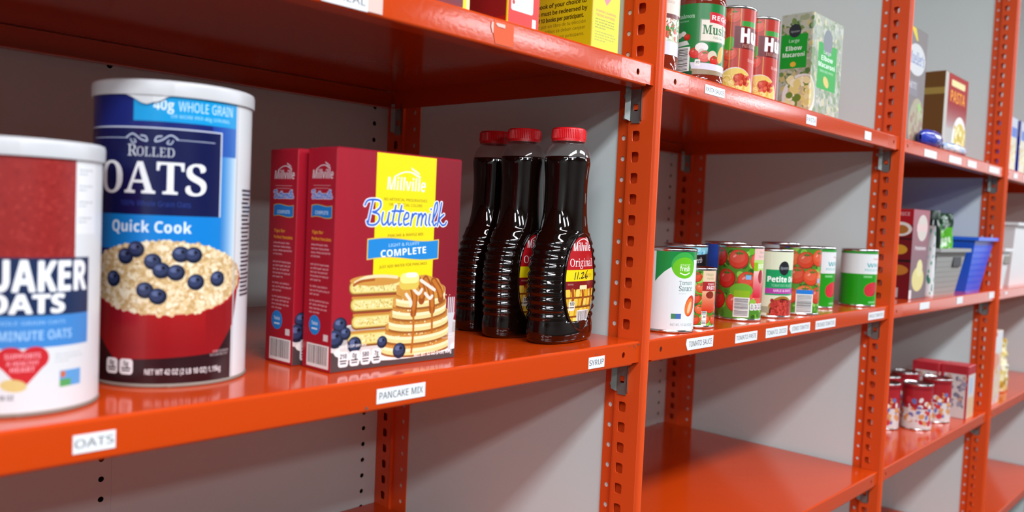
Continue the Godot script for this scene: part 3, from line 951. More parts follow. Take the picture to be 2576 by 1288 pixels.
func pancake_box_print() -> Material:
	var sw := 1.7
	var w := 5.85
	var h := 7.7
	var b := board(sw + w, h, 1100, c8("a3182c"))
	# narrow side
	b.rect(0, 0, sw, h, c8("a8182a"))
	millville(b, sw * 0.52, h * 0.135, sw * 0.72, c8("d8d0d2"))
	b.rect(sw * 0.2, h * 0.165, sw * 0.6, 0.02, c8("c98a90"))
	b.rect(sw * 0.24, h * 0.178, sw * 0.5, 0.02, c8("c98a90"))
	buttermilk(b, sw * 0.17, h * 0.225, sw * 0.083, c8("d7dbe8"), c8("4a6cc0"), sw * 0.022)
	ribbon(b, sw * 0.52, h * 0.285, sw * 0.7, h * 0.05, c8("2077c4"), c8("c9b64a"))
	b.text("COMPLETE", sw * 0.52, h * 0.297, h * 0.016, c8("c9dcee"), {"al": 0.5, "w": sw * 0.46, "f": "sansb"})
	b.text("Tips for", sw * 0.2, h * 0.385, 0.11, c8("f2b226"), {"f": "sansb", "w": sw * 0.4})
	b.text("Perfect Pancakes", sw * 0.2, h * 0.415, 0.11, c8("f2b226"), {"f": "sansb", "w": sw * 0.68})
	for q in [[0.43, 4], [0.52, 5], [0.62, 3], [0.685, 4]]: b.blurb(sw * 0.19, h * q[0], sw * 0.7, q[1], 0.135, c8("dfb6ba"), rng, 0.45)
	b.ell(sw * 0.4, h * 0.8, sw * 0.2, h * 0.045, c8("1f86d6"))
	b.text("Twice", sw * 0.4, h * 0.8, 0.13, c8("e8f0f8"), {"al": 0.5, "w": sw * 0.22, "f": "sansb"})
	b.rect(sw * 0.3, h * 0.813, sw * 0.2, 0.06, c8("dfe9f5"))
	b.rect(sw * 0.72, h * 0.835, sw * 0.16, h * 0.03, c8("d9d3d3"))
	b.bars(sw * 0.15, h * 0.885, sw * 0.78, h * 0.105, rng)
	# front
	var f := board(w, h, 853, c8("a3182c"))
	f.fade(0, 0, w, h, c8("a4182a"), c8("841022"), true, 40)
	f.rect(w * 0.29, 0, w * 0.485, h * 0.66, c8("f5e00c"))
	millville(f, w * 0.53, h * 0.168, w * 0.31, c8("fbf8ea"))
	f.text("NO ARTIFICIAL PRESERVATIVES", w * 0.53, h * 0.219, 0.1, c8("6b5a10"), {"al": 0.5, "w": w * 0.35})
	f.text("OR ARTIFICIAL COLORS", w * 0.53, h * 0.243, 0.1, c8("6b5a10"), {"al": 0.5, "w": w * 0.27})
	buttermilk(f, w * 0.235, h * 0.335, w * 0.0765, c8("eef4fb"), c8("2d62c4"), w * 0.0125)
	f.text("PANCAKE & WAFFLE MIX", w * 0.54, h * 0.385, 0.1, c8("6b3a10"), {"al": 0.5, "w": w * 0.29, "rot": -0.05})
	ribbon(f, w * 0.53, h * 0.45, w * 0.57, h * 0.088, c8("1d86d0"), c8("e8c95a"))
	f.text("LIGHT & FLUFFY", w * 0.53, h * 0.431, 0.115, c8("cfe6f8"), {"al": 0.5, "w": w * 0.25, "rot": -0.06})
	f.text("COMPLETE", w * 0.53, h * 0.476, 0.25, c8("ffffff"), {"al": 0.5, "w": w * 0.37, "f": "sansb", "rot": -0.07})
	f.text("JUST ADD WATER FOR PANCAKES", w * 0.53, h * 0.53, 0.1, c8("6b3a10"), {"al": 0.5, "w": w * 0.39, "rot": -0.05})
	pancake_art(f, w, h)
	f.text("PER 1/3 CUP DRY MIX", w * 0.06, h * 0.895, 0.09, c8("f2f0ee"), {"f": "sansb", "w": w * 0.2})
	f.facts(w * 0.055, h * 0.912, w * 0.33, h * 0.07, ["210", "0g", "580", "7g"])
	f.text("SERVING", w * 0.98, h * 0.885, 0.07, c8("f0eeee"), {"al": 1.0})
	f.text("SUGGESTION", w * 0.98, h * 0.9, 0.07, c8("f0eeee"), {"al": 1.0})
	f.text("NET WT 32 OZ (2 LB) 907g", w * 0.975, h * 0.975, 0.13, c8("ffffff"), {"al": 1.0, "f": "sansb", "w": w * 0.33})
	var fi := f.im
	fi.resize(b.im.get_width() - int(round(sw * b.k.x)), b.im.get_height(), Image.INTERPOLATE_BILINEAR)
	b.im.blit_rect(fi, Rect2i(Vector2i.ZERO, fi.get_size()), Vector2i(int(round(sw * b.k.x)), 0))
	return printed(b.texture(), 0.3)

func oats_print() -> Material:
	# half of the wrap: 0 .. 140 degrees the printed panel, the rest white with a column of small print
	var w := 7.45
	var h := 8.7
	var b := board(w, h, 1024, c8("dfe3e4"))
	var d := func(deg: float) -> float: return w * deg / 180.0
	var pe: float = d.call(140.0)
	b.rect(0, 0, pe, h, c8("16246e"))
	b.fade(d.call(118.0), 0, pe - d.call(118.0), h * 0.52, c8("1c3f9c"), c8("2f6fc0"), true, 20)
	b.fade(d.call(126.0), h * 0.2, pe - d.call(126.0), h * 0.4, c8("2b7cc8"), c8("cfe2ee"), true, 20)
	b.rect(d.call(62.0), 0, pe - d.call(62.0), h * 0.095, c8("109ad8"))
	b.text("40g", d.call(76.0), h * 0.055, 0.3, c8("eaf3f8"), {"f": "sansb", "w": d.call(14.0)})
	b.text("WHOLE GRAIN", d.call(93.0), h * 0.055, 0.28, c8("d5ecf8"), {"f": "sans", "w": d.call(42.0)})
	b.text("OR MORE PER 40g SERVING", d.call(88.0), h * 0.08, 0.1, c8("c5e4f4"), {"w": d.call(44.0)})
	b.rect(0, h * 0.115, d.call(126.0), h * 0.3, c8("c9d2de"))
	b.rect(0, h * 0.12, d.call(124.8), h * 0.295, c8("0e1547"))
	var cx: float = d.call(75.0)
	b.rect(d.call(20.0), h * 0.153, d.call(100.0), 0.025, c8("aeb9cc"))
	b.rect(d.call(58.0), h * 0.15, d.call(34.0), 0.06, c8("0e1547"))
	for s in [-1.0, 1.0]:
		b.curve([[cx + s * 0.75, h * 0.153], [cx + s * 0.55, h * 0.14], [cx + s * 0.3, h * 0.158], [cx + s * 0.12, h * 0.163], [cx + s * 0.16, h * 0.148], [cx + s * 0.3, h * 0.145]], 0.045, c8("b9c4d4"))
		b.curve([[cx + s * 0.5, h * 0.158], [cx + s * 0.45, h * 0.168], [cx + s * 0.56, h * 0.17], [cx + s * 0.62, h * 0.158]], 0.035, c8("b9c4d4"))
	b.text("R", d.call(58.0), h * 0.215, 0.34, c8("d5dbe0"), {"f": "serif"})
	b.text("OLLED", d.call(65.0), h * 0.215, 0.27, c8("d5dbe0"), {"f": "serif", "w": d.call(26.0)})
	b.text("OATS", d.call(74.0), h * 0.342, 0.95, c8("eef0f0"), {"f": "serifb", "al": 0.5, "w": d.call(80.0)})
	b.text("100% Whole Grain Oats", d.call(78.0), h * 0.385, 0.16, c8("28418f"), {"al": 0.5, "w": d.call(50.0)})
	b.rect(0, h * 0.415, d.call(126.0), h * 0.12, c8("0f7fcf"))
	b.text("Quick Cook", d.call(75.0), h * 0.475, 0.33, c8("e6f3fb"), {"f": "sansb", "al": 0.5, "w": d.call(58.0)})
	# bowl of oatmeal with blueberries, over a dark ground
	b.rect(0, h * 0.62, pe, h * 0.38, c8("2a1016"))
	var bx: float = d.call(86.0)
	b.poly([[bx - d.call(64.0), h * 0.64], [bx + d.call(62.0), h * 0.64], [bx + d.call(56.0), h * 0.8], [bx + d.call(40.0), h * 0.9], [bx - d.call(36.0), h * 0.92], [bx - d.call(56.0), h * 0.82]], c8("8e1016"))
	b.fade(bx - d.call(30.0), h * 0.72, d.call(60.0), h * 0.16, c8("a81a1c"), c8("8e1016"), false, 16)
	b.ell(bx, h * 0.64, d.call(64.0), h * 0.125, c8("b01c1e"))
	b.ell(bx, h * 0.632, d.call(62.0), h * 0.128, c8("d9bd8c"))
	var inside := func(x: float, y: float) -> bool: return pow((x - bx) / d.call(61.0), 2) + pow((y - h * 0.632) / (h * 0.127), 2) < 1.0
	b.specks(bx - d.call(62.0), h * 0.5, d.call(124.0), h * 0.26, 2600, 0.03, 0.1, [c8("efdcb4"), c8("e3c896"), c8("c9a46c"), c8("f6e8c8"), c8("d3b27c")], rng, inside)
	for q in [[58, 0.56], [78, 0.575], [97, 0.548], [106, 0.55], [84, 0.605], [94, 0.612], [73, 0.675], [82, 0.695], [108, 0.645], [125, 0.635], [48, 0.64], [66, 0.535]]: blueberry(b, d.call(float(q[0])), h * q[1], 0.26)
	b.facts(d.call(43.0), h * 0.915, d.call(24.0), h * 0.055, ["0g", "5g"])
	b.text("NET WT 42 OZ (2 LB 10 OZ) 1.19kg", d.call(74.0), h * 0.968, 0.17, c8("e8e4e4"), {"f": "sansb", "w": d.call(56.0)})
	b.text("LOW SODIUM", d.call(137.0), h * 0.9, 0.07, c8("e8e4e4"), {"al": 1.0})
	b.text("SATURATED FAT", d.call(137.0), h * 0.912, 0.07, c8("e8e4e4"), {"al": 1.0})
	b.rect(d.call(141.0), 0, d.call(1.5), h, c8("b9c0c4"))
	for i in 26: b.rect(d.call(150.0 + (i % 3) * 0.5), h * (0.31 + i * 0.0155), d.call(24.0 - (i % 4) * 3.0), 0.075, c8("3a3e44"))
	return printed(b.texture(), 0.22)

func minute_oats_print() -> Material:
	# half wrap of the small canister; the figure of the original is left out, its red field stays plain
	var w := 6.28
	var h := 6.55
	var b := board(w, h, 900, c8("dcdfe0"))
	b.rect(0, 0, w * 0.72, h * 0.42, c8("94211f"))
	b.specks(0, 0, w * 0.72, h * 0.42, 700, 0.02, 0.07, [c8("9c2723"), c8("8a1c1b"), c8("a02e28")], rng)
	b.rect(w * 0.72, 0.1, w * 0.125, h * 0.29, c8("e9ebec"))
	for i in 4: b.blurb(w * 0.735, 0.3 + i * 0.42, w * 0.09, 2, 0.1, c8("9aa0a4"), rng)
	b.rect(0, h * 0.4, w * 0.8, h * 0.225, c8("16294f"))
	b.text("QUAKER", w * 0.545, h * 0.53, 0.76, c8("f2f4f5"), {"f": "sansb", "al": 0.5, "w": w * 0.48, "fat": 0.02})
	b.text("OATS", w * 0.53, h * 0.614, 0.46, c8("f2f4f5"), {"f": "sansb", "al": 0.5, "w": w * 0.29, "fat": 0.02})
	b.rect(0, h * 0.625, w * 0.8, h * 0.125, c8("3f86cc"))
	b.text("100% WHOLE GRAIN OATS", w * 0.5, h * 0.66, 0.1, c8("a8cdee"), {"al": 0.5, "w": w * 0.36})
	b.text("QUICK 1-MINUTE OATS", w * 0.48, h * 0.72, 0.24, c8("9fc6ea"), {"f": "sansb", "al": 0.5, "w": w * 0.46})
	var hx := w * 0.52
	var hy := h * 0.79
	b.ell(hx - 0.27, hy, 0.33, 0.3, c8("c8252c"))
	b.ell(hx + 0.27, hy, 0.33, 0.3, c8("c8252c"))
	b.poly([[hx - 0.58, hy + 0.1], [hx + 0.58, hy + 0.1], [hx, hy + 0.78]], c8("c8252c"))
	b.text("SUPPORTS", hx, hy, 0.13, c8("f0a6ae"), {"f": "sansb", "al": 0.5, "w": 0.8})
	b.text("A HEALTHY", hx, hy + 0.17, 0.11, c8("f0a6ae"), {"f": "sansb", "al": 0.5, "w": 0.72})
	b.text("HEART", hx, hy + 0.34, 0.13, c8("f0a6ae"), {"f": "sansb", "al": 0.5, "w": 0.55})
	b.ell(hx - 0.2, hy + 0.68, 0.3, 0.16, c8("d8c07c"), 0.15)
	b.blurb(w * 0.64, h * 0.78, w * 0.13, 3, 0.09, c8("b3b9bc"), rng)
	b.rect(w * 0.66, h * 0.85, w * 0.1, h * 0.065, c8("5d9fd8"))
	b.rect(w * 0.66, h * 0.885, w * 0.05, h * 0.03, c8("57a35c"))
	b.ell(w * 0.675, h * 0.865, 0.07, 0.09, c8("d06a3c"))
	b.text("NET WT 18 OZ", w * 0.36, h * 0.95, 0.13, c8("5a6068"), {"f": "sansb", "w": w * 0.13})
	return printed(b.texture(), 0.35)

func syrup_print() -> Material:
	var w := 2.45
	var h := 4.25
	var b := board(w, h, 420, c8("b3141c"))
	b.rect(0, h * 0.37, w, h * 0.12, c8("f2dc14"))
	b.rect(0, h * 0.49, w, h * 0.51, c8("7c1216"))
	millville(b, w * 0.5, h * 0.17, w * 0.58, c8("f2eeee"))
	b.text("Original", w * 0.5, h * 0.335, 0.34, c8("f6f2f2"), {"f": "serif", "al": 0.5, "w": w * 0.76})
	b.text("SYRUP", w * 0.84, h * 0.455, 0.16, c8("8a6a10"), {"f": "serif", "al": 1.0, "w": w * 0.3})
	b.curve([[w * 0.28, h * 0.4], [w * 0.25, h * 0.47]], 0.05, c8("1c1c20"))
	b.curve([[w * 0.36, h * 0.395], [w * 0.33, h * 0.465]], 0.05, c8("1c1c20"))
	b.ell(w * 0.41, h * 0.46, 0.035, 0.035, c8("1c1c20"))
	b.curve([[w * 0.46, h * 0.41], [w * 0.54, h * 0.4], [w * 0.5, h * 0.44], [w * 0.46, h * 0.46], [w * 0.56, h * 0.455]], 0.05, c8("1c1c20"))
	b.curve([[w * 0.68, h * 0.38], [w * 0.6, h * 0.44], [w * 0.64, h * 0.465], [w * 0.68, h * 0.445], [w * 0.6, h * 0.44]], 0.05, c8("1c1c20"))
	b.rect(0, h * 0.6, w, h * 0.4, c8("c98a1c"))
	for r in 4:
		for i in 7:
			b.rrect(w * (0.02 + 0.145 * i - 0.05 * (r % 2)), h * (0.575 + 0.1 * r), w * 0.125, h * 0.085, 0.06, [c8("f0c848"), c8("e6b430"), c8("f6d868")][(i + r) % 3])
		b.rect(0, h * (0.655 + 0.1 * r), w, h * 0.018, c8("8a4a12"))
	for q in [0.2, 0.52, 0.83]: b.curve([[w * q, h * 0.58], [w * (q + 0.03), h * 0.66], [w * (q + 0.01), h * 0.74]], 0.17, c8("a4501a"))
	b.rrect(w * 0.42, h * 0.535, w * 0.26, h * 0.045, 0.05, c8("f4ecb4"))
	b.rrect(w * 0.13, h * 0.7, w * 0.17, h * 0.1, 0.08, c8("ece8dc"))
	b.text("100", w * 0.215, h * 0.745, 0.15, c8("3a342c"), {"f": "sansb", "al": 0.5, "w": w * 0.13})
	b.rect(w * 0.15, h * 0.76, w * 0.13, 0.05, c8("5a524a"))
	b.text("24 FL OZ (1 PT 8 FL OZ) 710 mL", w * 0.36, h * 0.775, 0.12, c8("5a4a1c"), {"f": "sansb", "w": w * 0.54})
	b.bars(w * 0.38, h * 0.8, w * 0.42, h * 0.19, rng)
	b.text("SERVING", w * 0.07, h * 0.53, 0.07, c8("e0c8b0"))
	return printed(b.texture(), 0.25)

func syrup_bottle(called, at: Vector3, turn: float, label: String) -> Node3D:
	var o := thing(called, at, turn, label, "bottle", "syrup bottles")
	# [height, half width, half depth]
	var prof := [[0.0, 1.8, 0.84], [0.05, 1.98, 0.97], [0.25, 2.1, 1.07], [0.7, 2.14, 1.1], [1.1, 2.08, 1.06], [1.6, 2.12, 1.08], [2.6, 2.16, 1.1], [3.4, 2.1, 1.09], [4.2, 1.86, 1.06], [4.8, 1.54, 1.04], [5.3, 1.28, 1.02], [5.8, 1.13, 0.99], [6.6, 1.05, 0.97], [7.4, 1.04, 0.98], [7.9, 1.08, 1.02], [8.2, 1.1, 1.05], [8.42, 1.07, 1.03]]
	var st := begin()
	var seg := 72
	var rows := 110
	var at_h := func(y: float) -> Vector2:
		for i in prof.size() - 1:
			if y <= prof[i + 1][0]:
				var p0: Array = prof[maxi(i - 1, 0)]
				var p1: Array = prof[i]
				var p2: Array = prof[i + 1]
				var p3: Array = prof[mini(i + 2, prof.size() - 1)]
				var t: float = (y - p1[0]) / (p2[0] - p1[0])
				return Vector2(p1[1], p1[2]).cubic_interpolate_in_time(Vector2(p2[1], p2[2]), Vector2(p0[1], p0[2]), Vector2(p3[1], p3[2]), t, p2[0] - p1[0], p0[0] - p1[0] if i > 0 else -0.01, p3[0] - p1[0])
		return Vector2(1.07, 1.03)
	var ring := func(y: float, lift: float) -> Array:
		var q: Vector2 = at_h.call(y)
		var out := []
		for i in seg:
			var a := TAU * i / seg
			# moulded rings round the belly, smooth on the oval faces that carry the labels
			var rib := 0.0
			if y > 1.0 and y < 4.75:
				var e := pow(sin(a) * q.x / 1.3, 2) + pow((y - 2.85) / 2.35, 2)
				var flat := smoothstep(0.95, 1.2, e)
				rib = (absf(sin((y - 1.0) / 0.375 * PI)) - 0.5) * 0.11 * flat * smoothstep(1.0, 1.2, y) * smoothstep(4.75, 4.4, y) - 0.05 * (1.0 - flat)
			var n := 2.3 if y < 5.0 else 2.0
			var cx := signf(sin(a)) * pow(absf(sin(a)), 2.0 / n)
			var cz := signf(cos(a)) * pow(absf(cos(a)), 2.0 / n)
			out.append(Vector3(cx * (q.x + rib + lift), y, cz * (q.y + rib + lift)))
		return out
	st.set_smooth_group(1)
	var prev: Array = ring.call(0.0, 0.0)
	for i in seg: tri(st, Vector3.ZERO, prev[(i + 1) % seg], prev[i])
	for k in rows:
		var y := 8.42 * (k + 1) / rows
		if k == 0: y = 0.05
		var cur: Array = ring.call(y, 0.0)
		for i in seg:
			var j := (i + 1) % seg
			quad(st, prev[i], prev[j], cur[j], cur[i])
		prev = cur
	for i in seg: tri(st, prev[i], prev[(i + 1) % seg], Vector3(0, 8.42, 0))
	put(done(st), "syrup_filled_body", M.syrup, o)
	# clear shoulder and neck above the syrup
	st = begin()
	lathe(st, [[[1.06, 8.42], [0.98, 8.7], [0.86, 8.9], [0.74, 9.0], [0.72, 9.08], [0.79, 9.1], [0.79, 9.16], [0.7, 9.18], [0.7, 9.25]]], 40)
	put(done(st), "clear_neck", M.clear, o)
	st = begin()
	var cap := []
	lathe(st, [[[0.74, 9.12], [0.78, 9.13]], [[0.78, 9.13], [0.77, 9.68], [0.72, 9.74]], [[0.72, 9.74], [0.001, 9.74]]], 40)
	var cap_o := put(done(st), "cap", M.cap_red, o)
	st = begin()
	for i in 60:
		var a := TAU * i / 60
		var d := Vector3(sin(a), 0, cos(a))
		var s := Vector3(cos(a), 0, -sin(a)) * 0.022
		quad(st, d * 0.776 - s + Vector3(0, 9.26, 0), d * 0.8 + Vector3(0, 9.26, 0), d * 0.795 + Vector3(0, 9.66, 0), d * 0.77 - s + Vector3(0, 9.66, 0))
		quad(st, d * 0.8 + Vector3(0, 9.26, 0), d * 0.776 + s + Vector3(0, 9.26, 0), d * 0.77 + s + Vector3(0, 9.66, 0), d * 0.795 + Vector3(0, 9.66, 0))
	put(done(st), "knurling", M.cap_red, cap_o)
	# oval paper label on the front face
	st = begin()
	st.set_smooth_group(2)
	var c := Vector2(0, 2.78)
	var half := Vector2(1.2, 2.1)
	var on := func(p: Vector2) -> Vector3:
		var q: Vector2 = at_h.call(p.y)
		var t := clampf(absf(p.x) / q.x, 0, 1)
		var z := q.y * pow(1.0 - pow(t, 2.3), 1.0 / 2.3)
		return Vector3(p.x, p.y, z - 0.012)
	var nr := 10
	var ns := 48
	for i in nr:
		for j in ns:
			var q := []
			var u := []
			for m in [[i, j], [i, j + 1], [i + 1, j + 1], [i + 1, j]]:
				var a: float = TAU * m[1] / ns
				var rr: float = float(m[0]) / nr
				var p := c + Vector2(cos(a) * half.x, sin(a) * half.y) * rr
				q.append(on.call(p))
				u.append(Vector2(0.5 + cos(a) * rr * 0.48, 0.5 - sin(a) * rr * 0.49))
			quad(st, q[0], q[3], q[2], q[1], u[0], u[3], u[2], u[1])
	put(done(st), "paper_label", M.syrup_label, o)
	# raised moulded frame round the label
	st = begin()
	var path := []
	for j in 65:
		var a := TAU * j / 64
		path.append(on.call(c + Vector2(cos(a) * half.x * 1.06, sin(a) * half.y * 1.045)) + Vector3(0, 0, 0.0))
	tube(st, path, 0.05, 8)
	put(done(st), "label_frame", M.syrup, o)
	return o

func canister(called, at, turn, r: float, h: float, wrap: Material, label: String) -> Node3D:
	var o := thing(called, at, turn, label, "canister")
	var st := begin()
	lathe(st, [[[r, 0.12], [r, h - 0.4]]], 80, 1, 1, Vector3.ZERO, 0.5, 2.0)
	put(done(st), "label_wrap", wrap, o)
	st = begin()
	lathe(st, [[[0.001, 0.03], [r - 0.08, 0.03]], [[r - 0.08, 0.0], [r + 0.0, 0.0], [r + 0.03, 0.06], [r + 0.005, 0.12]]], 80)
	put(done(st), "bottom_rim", M.kraft, o)
	st = begin()
	lathe(st, [[[r + 0.01, h - 0.46], [r + 0.07, h - 0.46]], [[r + 0.07, h - 0.46], [r + 0.075, h - 0.12], [r + 0.05, h - 0.03], [r - 0.02, h]], [[r - 0.02, h], [r - 0.2, h - 0.02]], [[r - 0.2, h - 0.02], [r - 0.25, h - 0.14]], [[r - 0.25, h - 0.14], [0.001, h - 0.14]]], 80)
	put(done(st), "plastic_lid", M.lid_white, o)
	return o

# ------------------------------------------------------------------ first bay, middle shelf
func make_middle_shelf_first_bay():
	M.syrup_label = syrup_print()
	var at := Vector3(-25.85, 0, -3.08)
	canister("oats_canister", at, facing(at, 0), 2.0, 7.07, minute_oats_print(), "short white, red and navy oats canister with a red heart")
	at = Vector3(-20.9, 0, -4.55)
	var big := canister("oats_canister", at, facing(at, -1), 2.37, 9.2, oats_print(), "tall blue rolled oats canister with a bowl of oatmeal and blueberries")
	# the torn tab of the lid's white seal, sticking out below the lid
	var st := begin()
	var tab := []
	for i in 9:
		var a := deg_to_rad(-34.0 + i * 4.0)
		tab.append([a, 8.76 - [0.02, 0.08, 0.16, 0.26, 0.3, 0.24, 0.2, 0.1, 0.02][i]])
	for i in 8:
		var p0 := Vector3(sin(tab[i][0]) * 2.4, 8.78, cos(tab[i][0]) * 2.4)
		var p1 := Vector3(sin(tab[i + 1][0]) * 2.4, 8.78, cos(tab[i + 1][0]) * 2.4)
		quad(st, Vector3(p0.x * 1.01, tab[i][1], p0.z * 1.01), Vector3(p1.x * 1.01, tab[i + 1][1], p1.z * 1.01), p1, p0)
	put(done(st), "seal_tab", M.lid_white, big)
	var pr := pancake_box_print()
	var plain := mat(c8("9c1a2c"), 0.3)
	var share := 1.7 / 7.55
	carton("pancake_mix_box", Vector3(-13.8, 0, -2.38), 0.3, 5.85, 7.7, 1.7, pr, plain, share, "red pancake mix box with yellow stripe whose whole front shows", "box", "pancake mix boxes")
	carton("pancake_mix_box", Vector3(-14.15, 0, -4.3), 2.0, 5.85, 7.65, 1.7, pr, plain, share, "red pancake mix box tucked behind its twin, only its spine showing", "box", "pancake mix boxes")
	syrup_bottle("syrup_bottle", Vector3(-3.42, 0, -2.35), 7, "dark syrup bottle with red cap whose oval label is fully visible")
	syrup_bottle("syrup_bottle", Vector3(-3.9, 0, -4.66), 6, "dark syrup bottle with red cap between two others")
	syrup_bottle("syrup_bottle", Vector3(-3.45, 0, -6.98), 6, "dark syrup bottle with red cap at the back of the row")

# ------------------------------------------------------------------ first bay, top shelf: cereal boxes standing like books
func make_top_shelf_first_bay():
	var deep := 7.5
	var h := 11.0
	# yellow box: big face to the side, spine to the front
	var w := 1.95
	var b := board(deep + w, h, 900, c8("d6ca0e"))
	var red := c8("c2281c")
	var ink := c8("3a3208")
	b.text("GET", 5.55, h - 2.3, 0.42, red, {"f": "sansb", "w": 0.95})
	b.text("Redeem for a book of your choice to", 7.1, h - 2.02, 0.17, ink, {"f": "sans", "al": 1.0, "w": 4.6, "fat": 0.008})
	b.text("or donate. Credits must be redeemed by", 7.16, h - 1.7, 0.17, ink, {"al": 1.0, "w": 4.9, "fat": 0.008})
	b.text("Limit of 10 books per participant.", 6.98, h - 1.39, 0.17, ink, {"al": 1.0, "w": 3.25, "fat": 0.008})
	b.text("Un crédito para canjear por un libro de tu elección", 7.1, h - 1.13, 0.14, c8("6a6010"), {"al": 1.0, "w": 4.9})
	b.text("guardar o donar. Los créditos se deben canjear", 7.1, h - 0.88, 0.14, c8("6a6010"), {"al": 1.0, "w": 4.6})
	b.text("Límite de 10 libros por participante.", 7.05, h - 0.6, 0.14, c8("6a6010"), {"al": 1.0, "w": 3.0})
	b.rect(1.0, 1.0, 5.5, 5.5, c8("c2281c"))
	b.rect(1.3, 1.3, 4.9, 4.9, c8("e8e2c8"))
	b.rect(deep - 0.09, 0, 0.1, h, c8("e8e04a"))
	b.rect(deep, 0, w, h, c8("e4da26"))
	b.poly([[deep + 0.98, h - 1.98], [deep + 0.45, h - 2.6], [deep + 0.98, h - 3.3], [deep + 1.55, h - 2.6]], c8("d88a94"))
	b.text("SPARKING LEARNING,", deep + 0.22, h - 1.62, 0.1, c8("c88a5a"), {"f": "sansb", "w": 1.5})
	b.text("FEEDING HAPPINESS", deep + 0.22, h - 1.44, 0.1, c8("c88a5a"), {"f": "sansb", "w": 1.42})
	b.blurb(deep + 0.2, h - 1.34, 1.55, 4, 0.12, c8("7f8a40"), rng)
	b.blurb(deep + 0.2, h - 0.8, 1.6, 4, 0.12, c8("9aa04c"), rng)
	carton("cereal_box", Vector3(-3.6, RISE, -0.4 - deep / 2), 0, w, h, deep, printed(b.texture(), 0.3), mat(c8("e8dc20"), 0.3), deep / (deep + w), "bright yellow cereal box with book offer text on its side", "box", "cereal boxes on the top shelf")
	# red box with a question panel on its spine
	w = 1.82
	b = board(deep + w, h, 700, c8("c8242a"))
	b.rect(0, h * 0.6, deep, h * 0.4, c8("8c1220"))
	b.fade(0, h * 0.3, deep, h * 0.54, c8("d8a860"), c8("cf8a50"), false, 20)
	b.rect(0, h - 1.28, deep, 0.06, c8("c86a4a"))
	b.rect(0, h - 1.22, deep, 0.9, c8("8f1420"))
	b.rect(0, h - 0.32, deep, 0.32, c8("b01018"))
	b.rect(deep - 0.12, 0, 0.12, h, c8("f4dc10"))
	b.rect(deep, 0, w, h, c8("dc2620"))
	b.rrect(deep + 0.2, h - 3.2, 1.4, 1.55, 0.1, c8("f4f4f4"))
	b.rrect(deep + 0.16, h - 1.42, 1.3, 0.86, 0.1, c8("f8d0cc"))
	b.rrect(deep + 0.18, h - 1.4, 1.26, 0.82, 0.09, c8("f6f8f8"))
	b.text("Questions or Comments?", deep + 0.25, h - 1.22, 0.09, c8("5a6468"), {"w": 1.08})
	b.ell(deep + 0.3, h - 0.88, 0.08, 0.09, c8("c83a34"))
	b.line([[deep + 0.27, h - 1.1], [deep + 0.34, h - 1.03]], 0.04, c8("c83a34"))
	for i in 4: b.blurb(deep + 0.46, h - 1.13 + i * 0.11, 0.85, 1, 0.1, c8("8a9498"), rng)
	b.rrect(deep + 1.42, h - 0.42, 0.24, 0.36, 0.03, c8("ecdcdc"))
	carton("cereal_box", Vector3(-8.96, RISE, -0.4 - deep / 2), 0, w, h, deep, printed(b.texture(), 0.3), mat(c8("c0202a"), 0.3), deep / (deep + w), "red cereal box with a white question panel on its spine", "box", "cereal boxes on the top shelf")
	# maroon box, yellow on its edges
	w = 1.87
	b = board(deep + w, h, 640, c8("f0d81c"))
	b.rect(deep, 0, w, h, c8("6e2030"))
	b.rect(deep + w - 0.34, 0, 0.17, h, c8("f2dc18"))
	b.rect(deep + w - 0.17, 0, 0.17, h, c8("efe6a8"))
	b.rect(deep, 0, 0.05, h, c8("efe6c0"))
	b.rect(deep, h - 0.2, w - 0.34, 0.2, c8("7c1420"))
	b.blurb(deep + 0.5, h - 1.2, 0.8, 6, 0.13, c8("b89a48"), rng)
	b.rect(deep + 0.62, h - 0.42, 0.34, 0.1, c8("b8943c"))
	carton("cereal_box", Vector3(-12.84, RISE, -0.4 - deep / 2), 0, w, h, deep, printed(b.texture(), 0.3), mat(c8("e0c820"), 0.3), deep / (deep + w), "maroon and yellow cereal box behind the shelf lip", "box", "cereal boxes on the top shelf")

# ------------------------------------------------------------------ second bay
func tomatoes_field(b: Board, x: float, y: float, w: float, h: float, n: int, r: float, tones: Array):
	b.rect(x, y, w, h, c8("4c8a24"))
	b.specks(x, y, w, h, 160, 0.06, 0.22, [c8("6cb02c"), c8("3a7a1c"), c8("8cc84a"), c8("2c5c18")], rng)
	var cols := maxi(1, int(w / (r * 1.75)))
	for i in n:
		var px := x + w * ((i % cols) + 0.5 + 0.45 * ((i / cols) % 2)) / (cols + 0.2)
		var py := y + r * 0.9 + (i / cols) * r * 1.95 + ((i * 7) % 5) * r * 0.08
		if py < y + h - r * 0.5: b.tomato(px, py, r, tones[i % tones.size()])

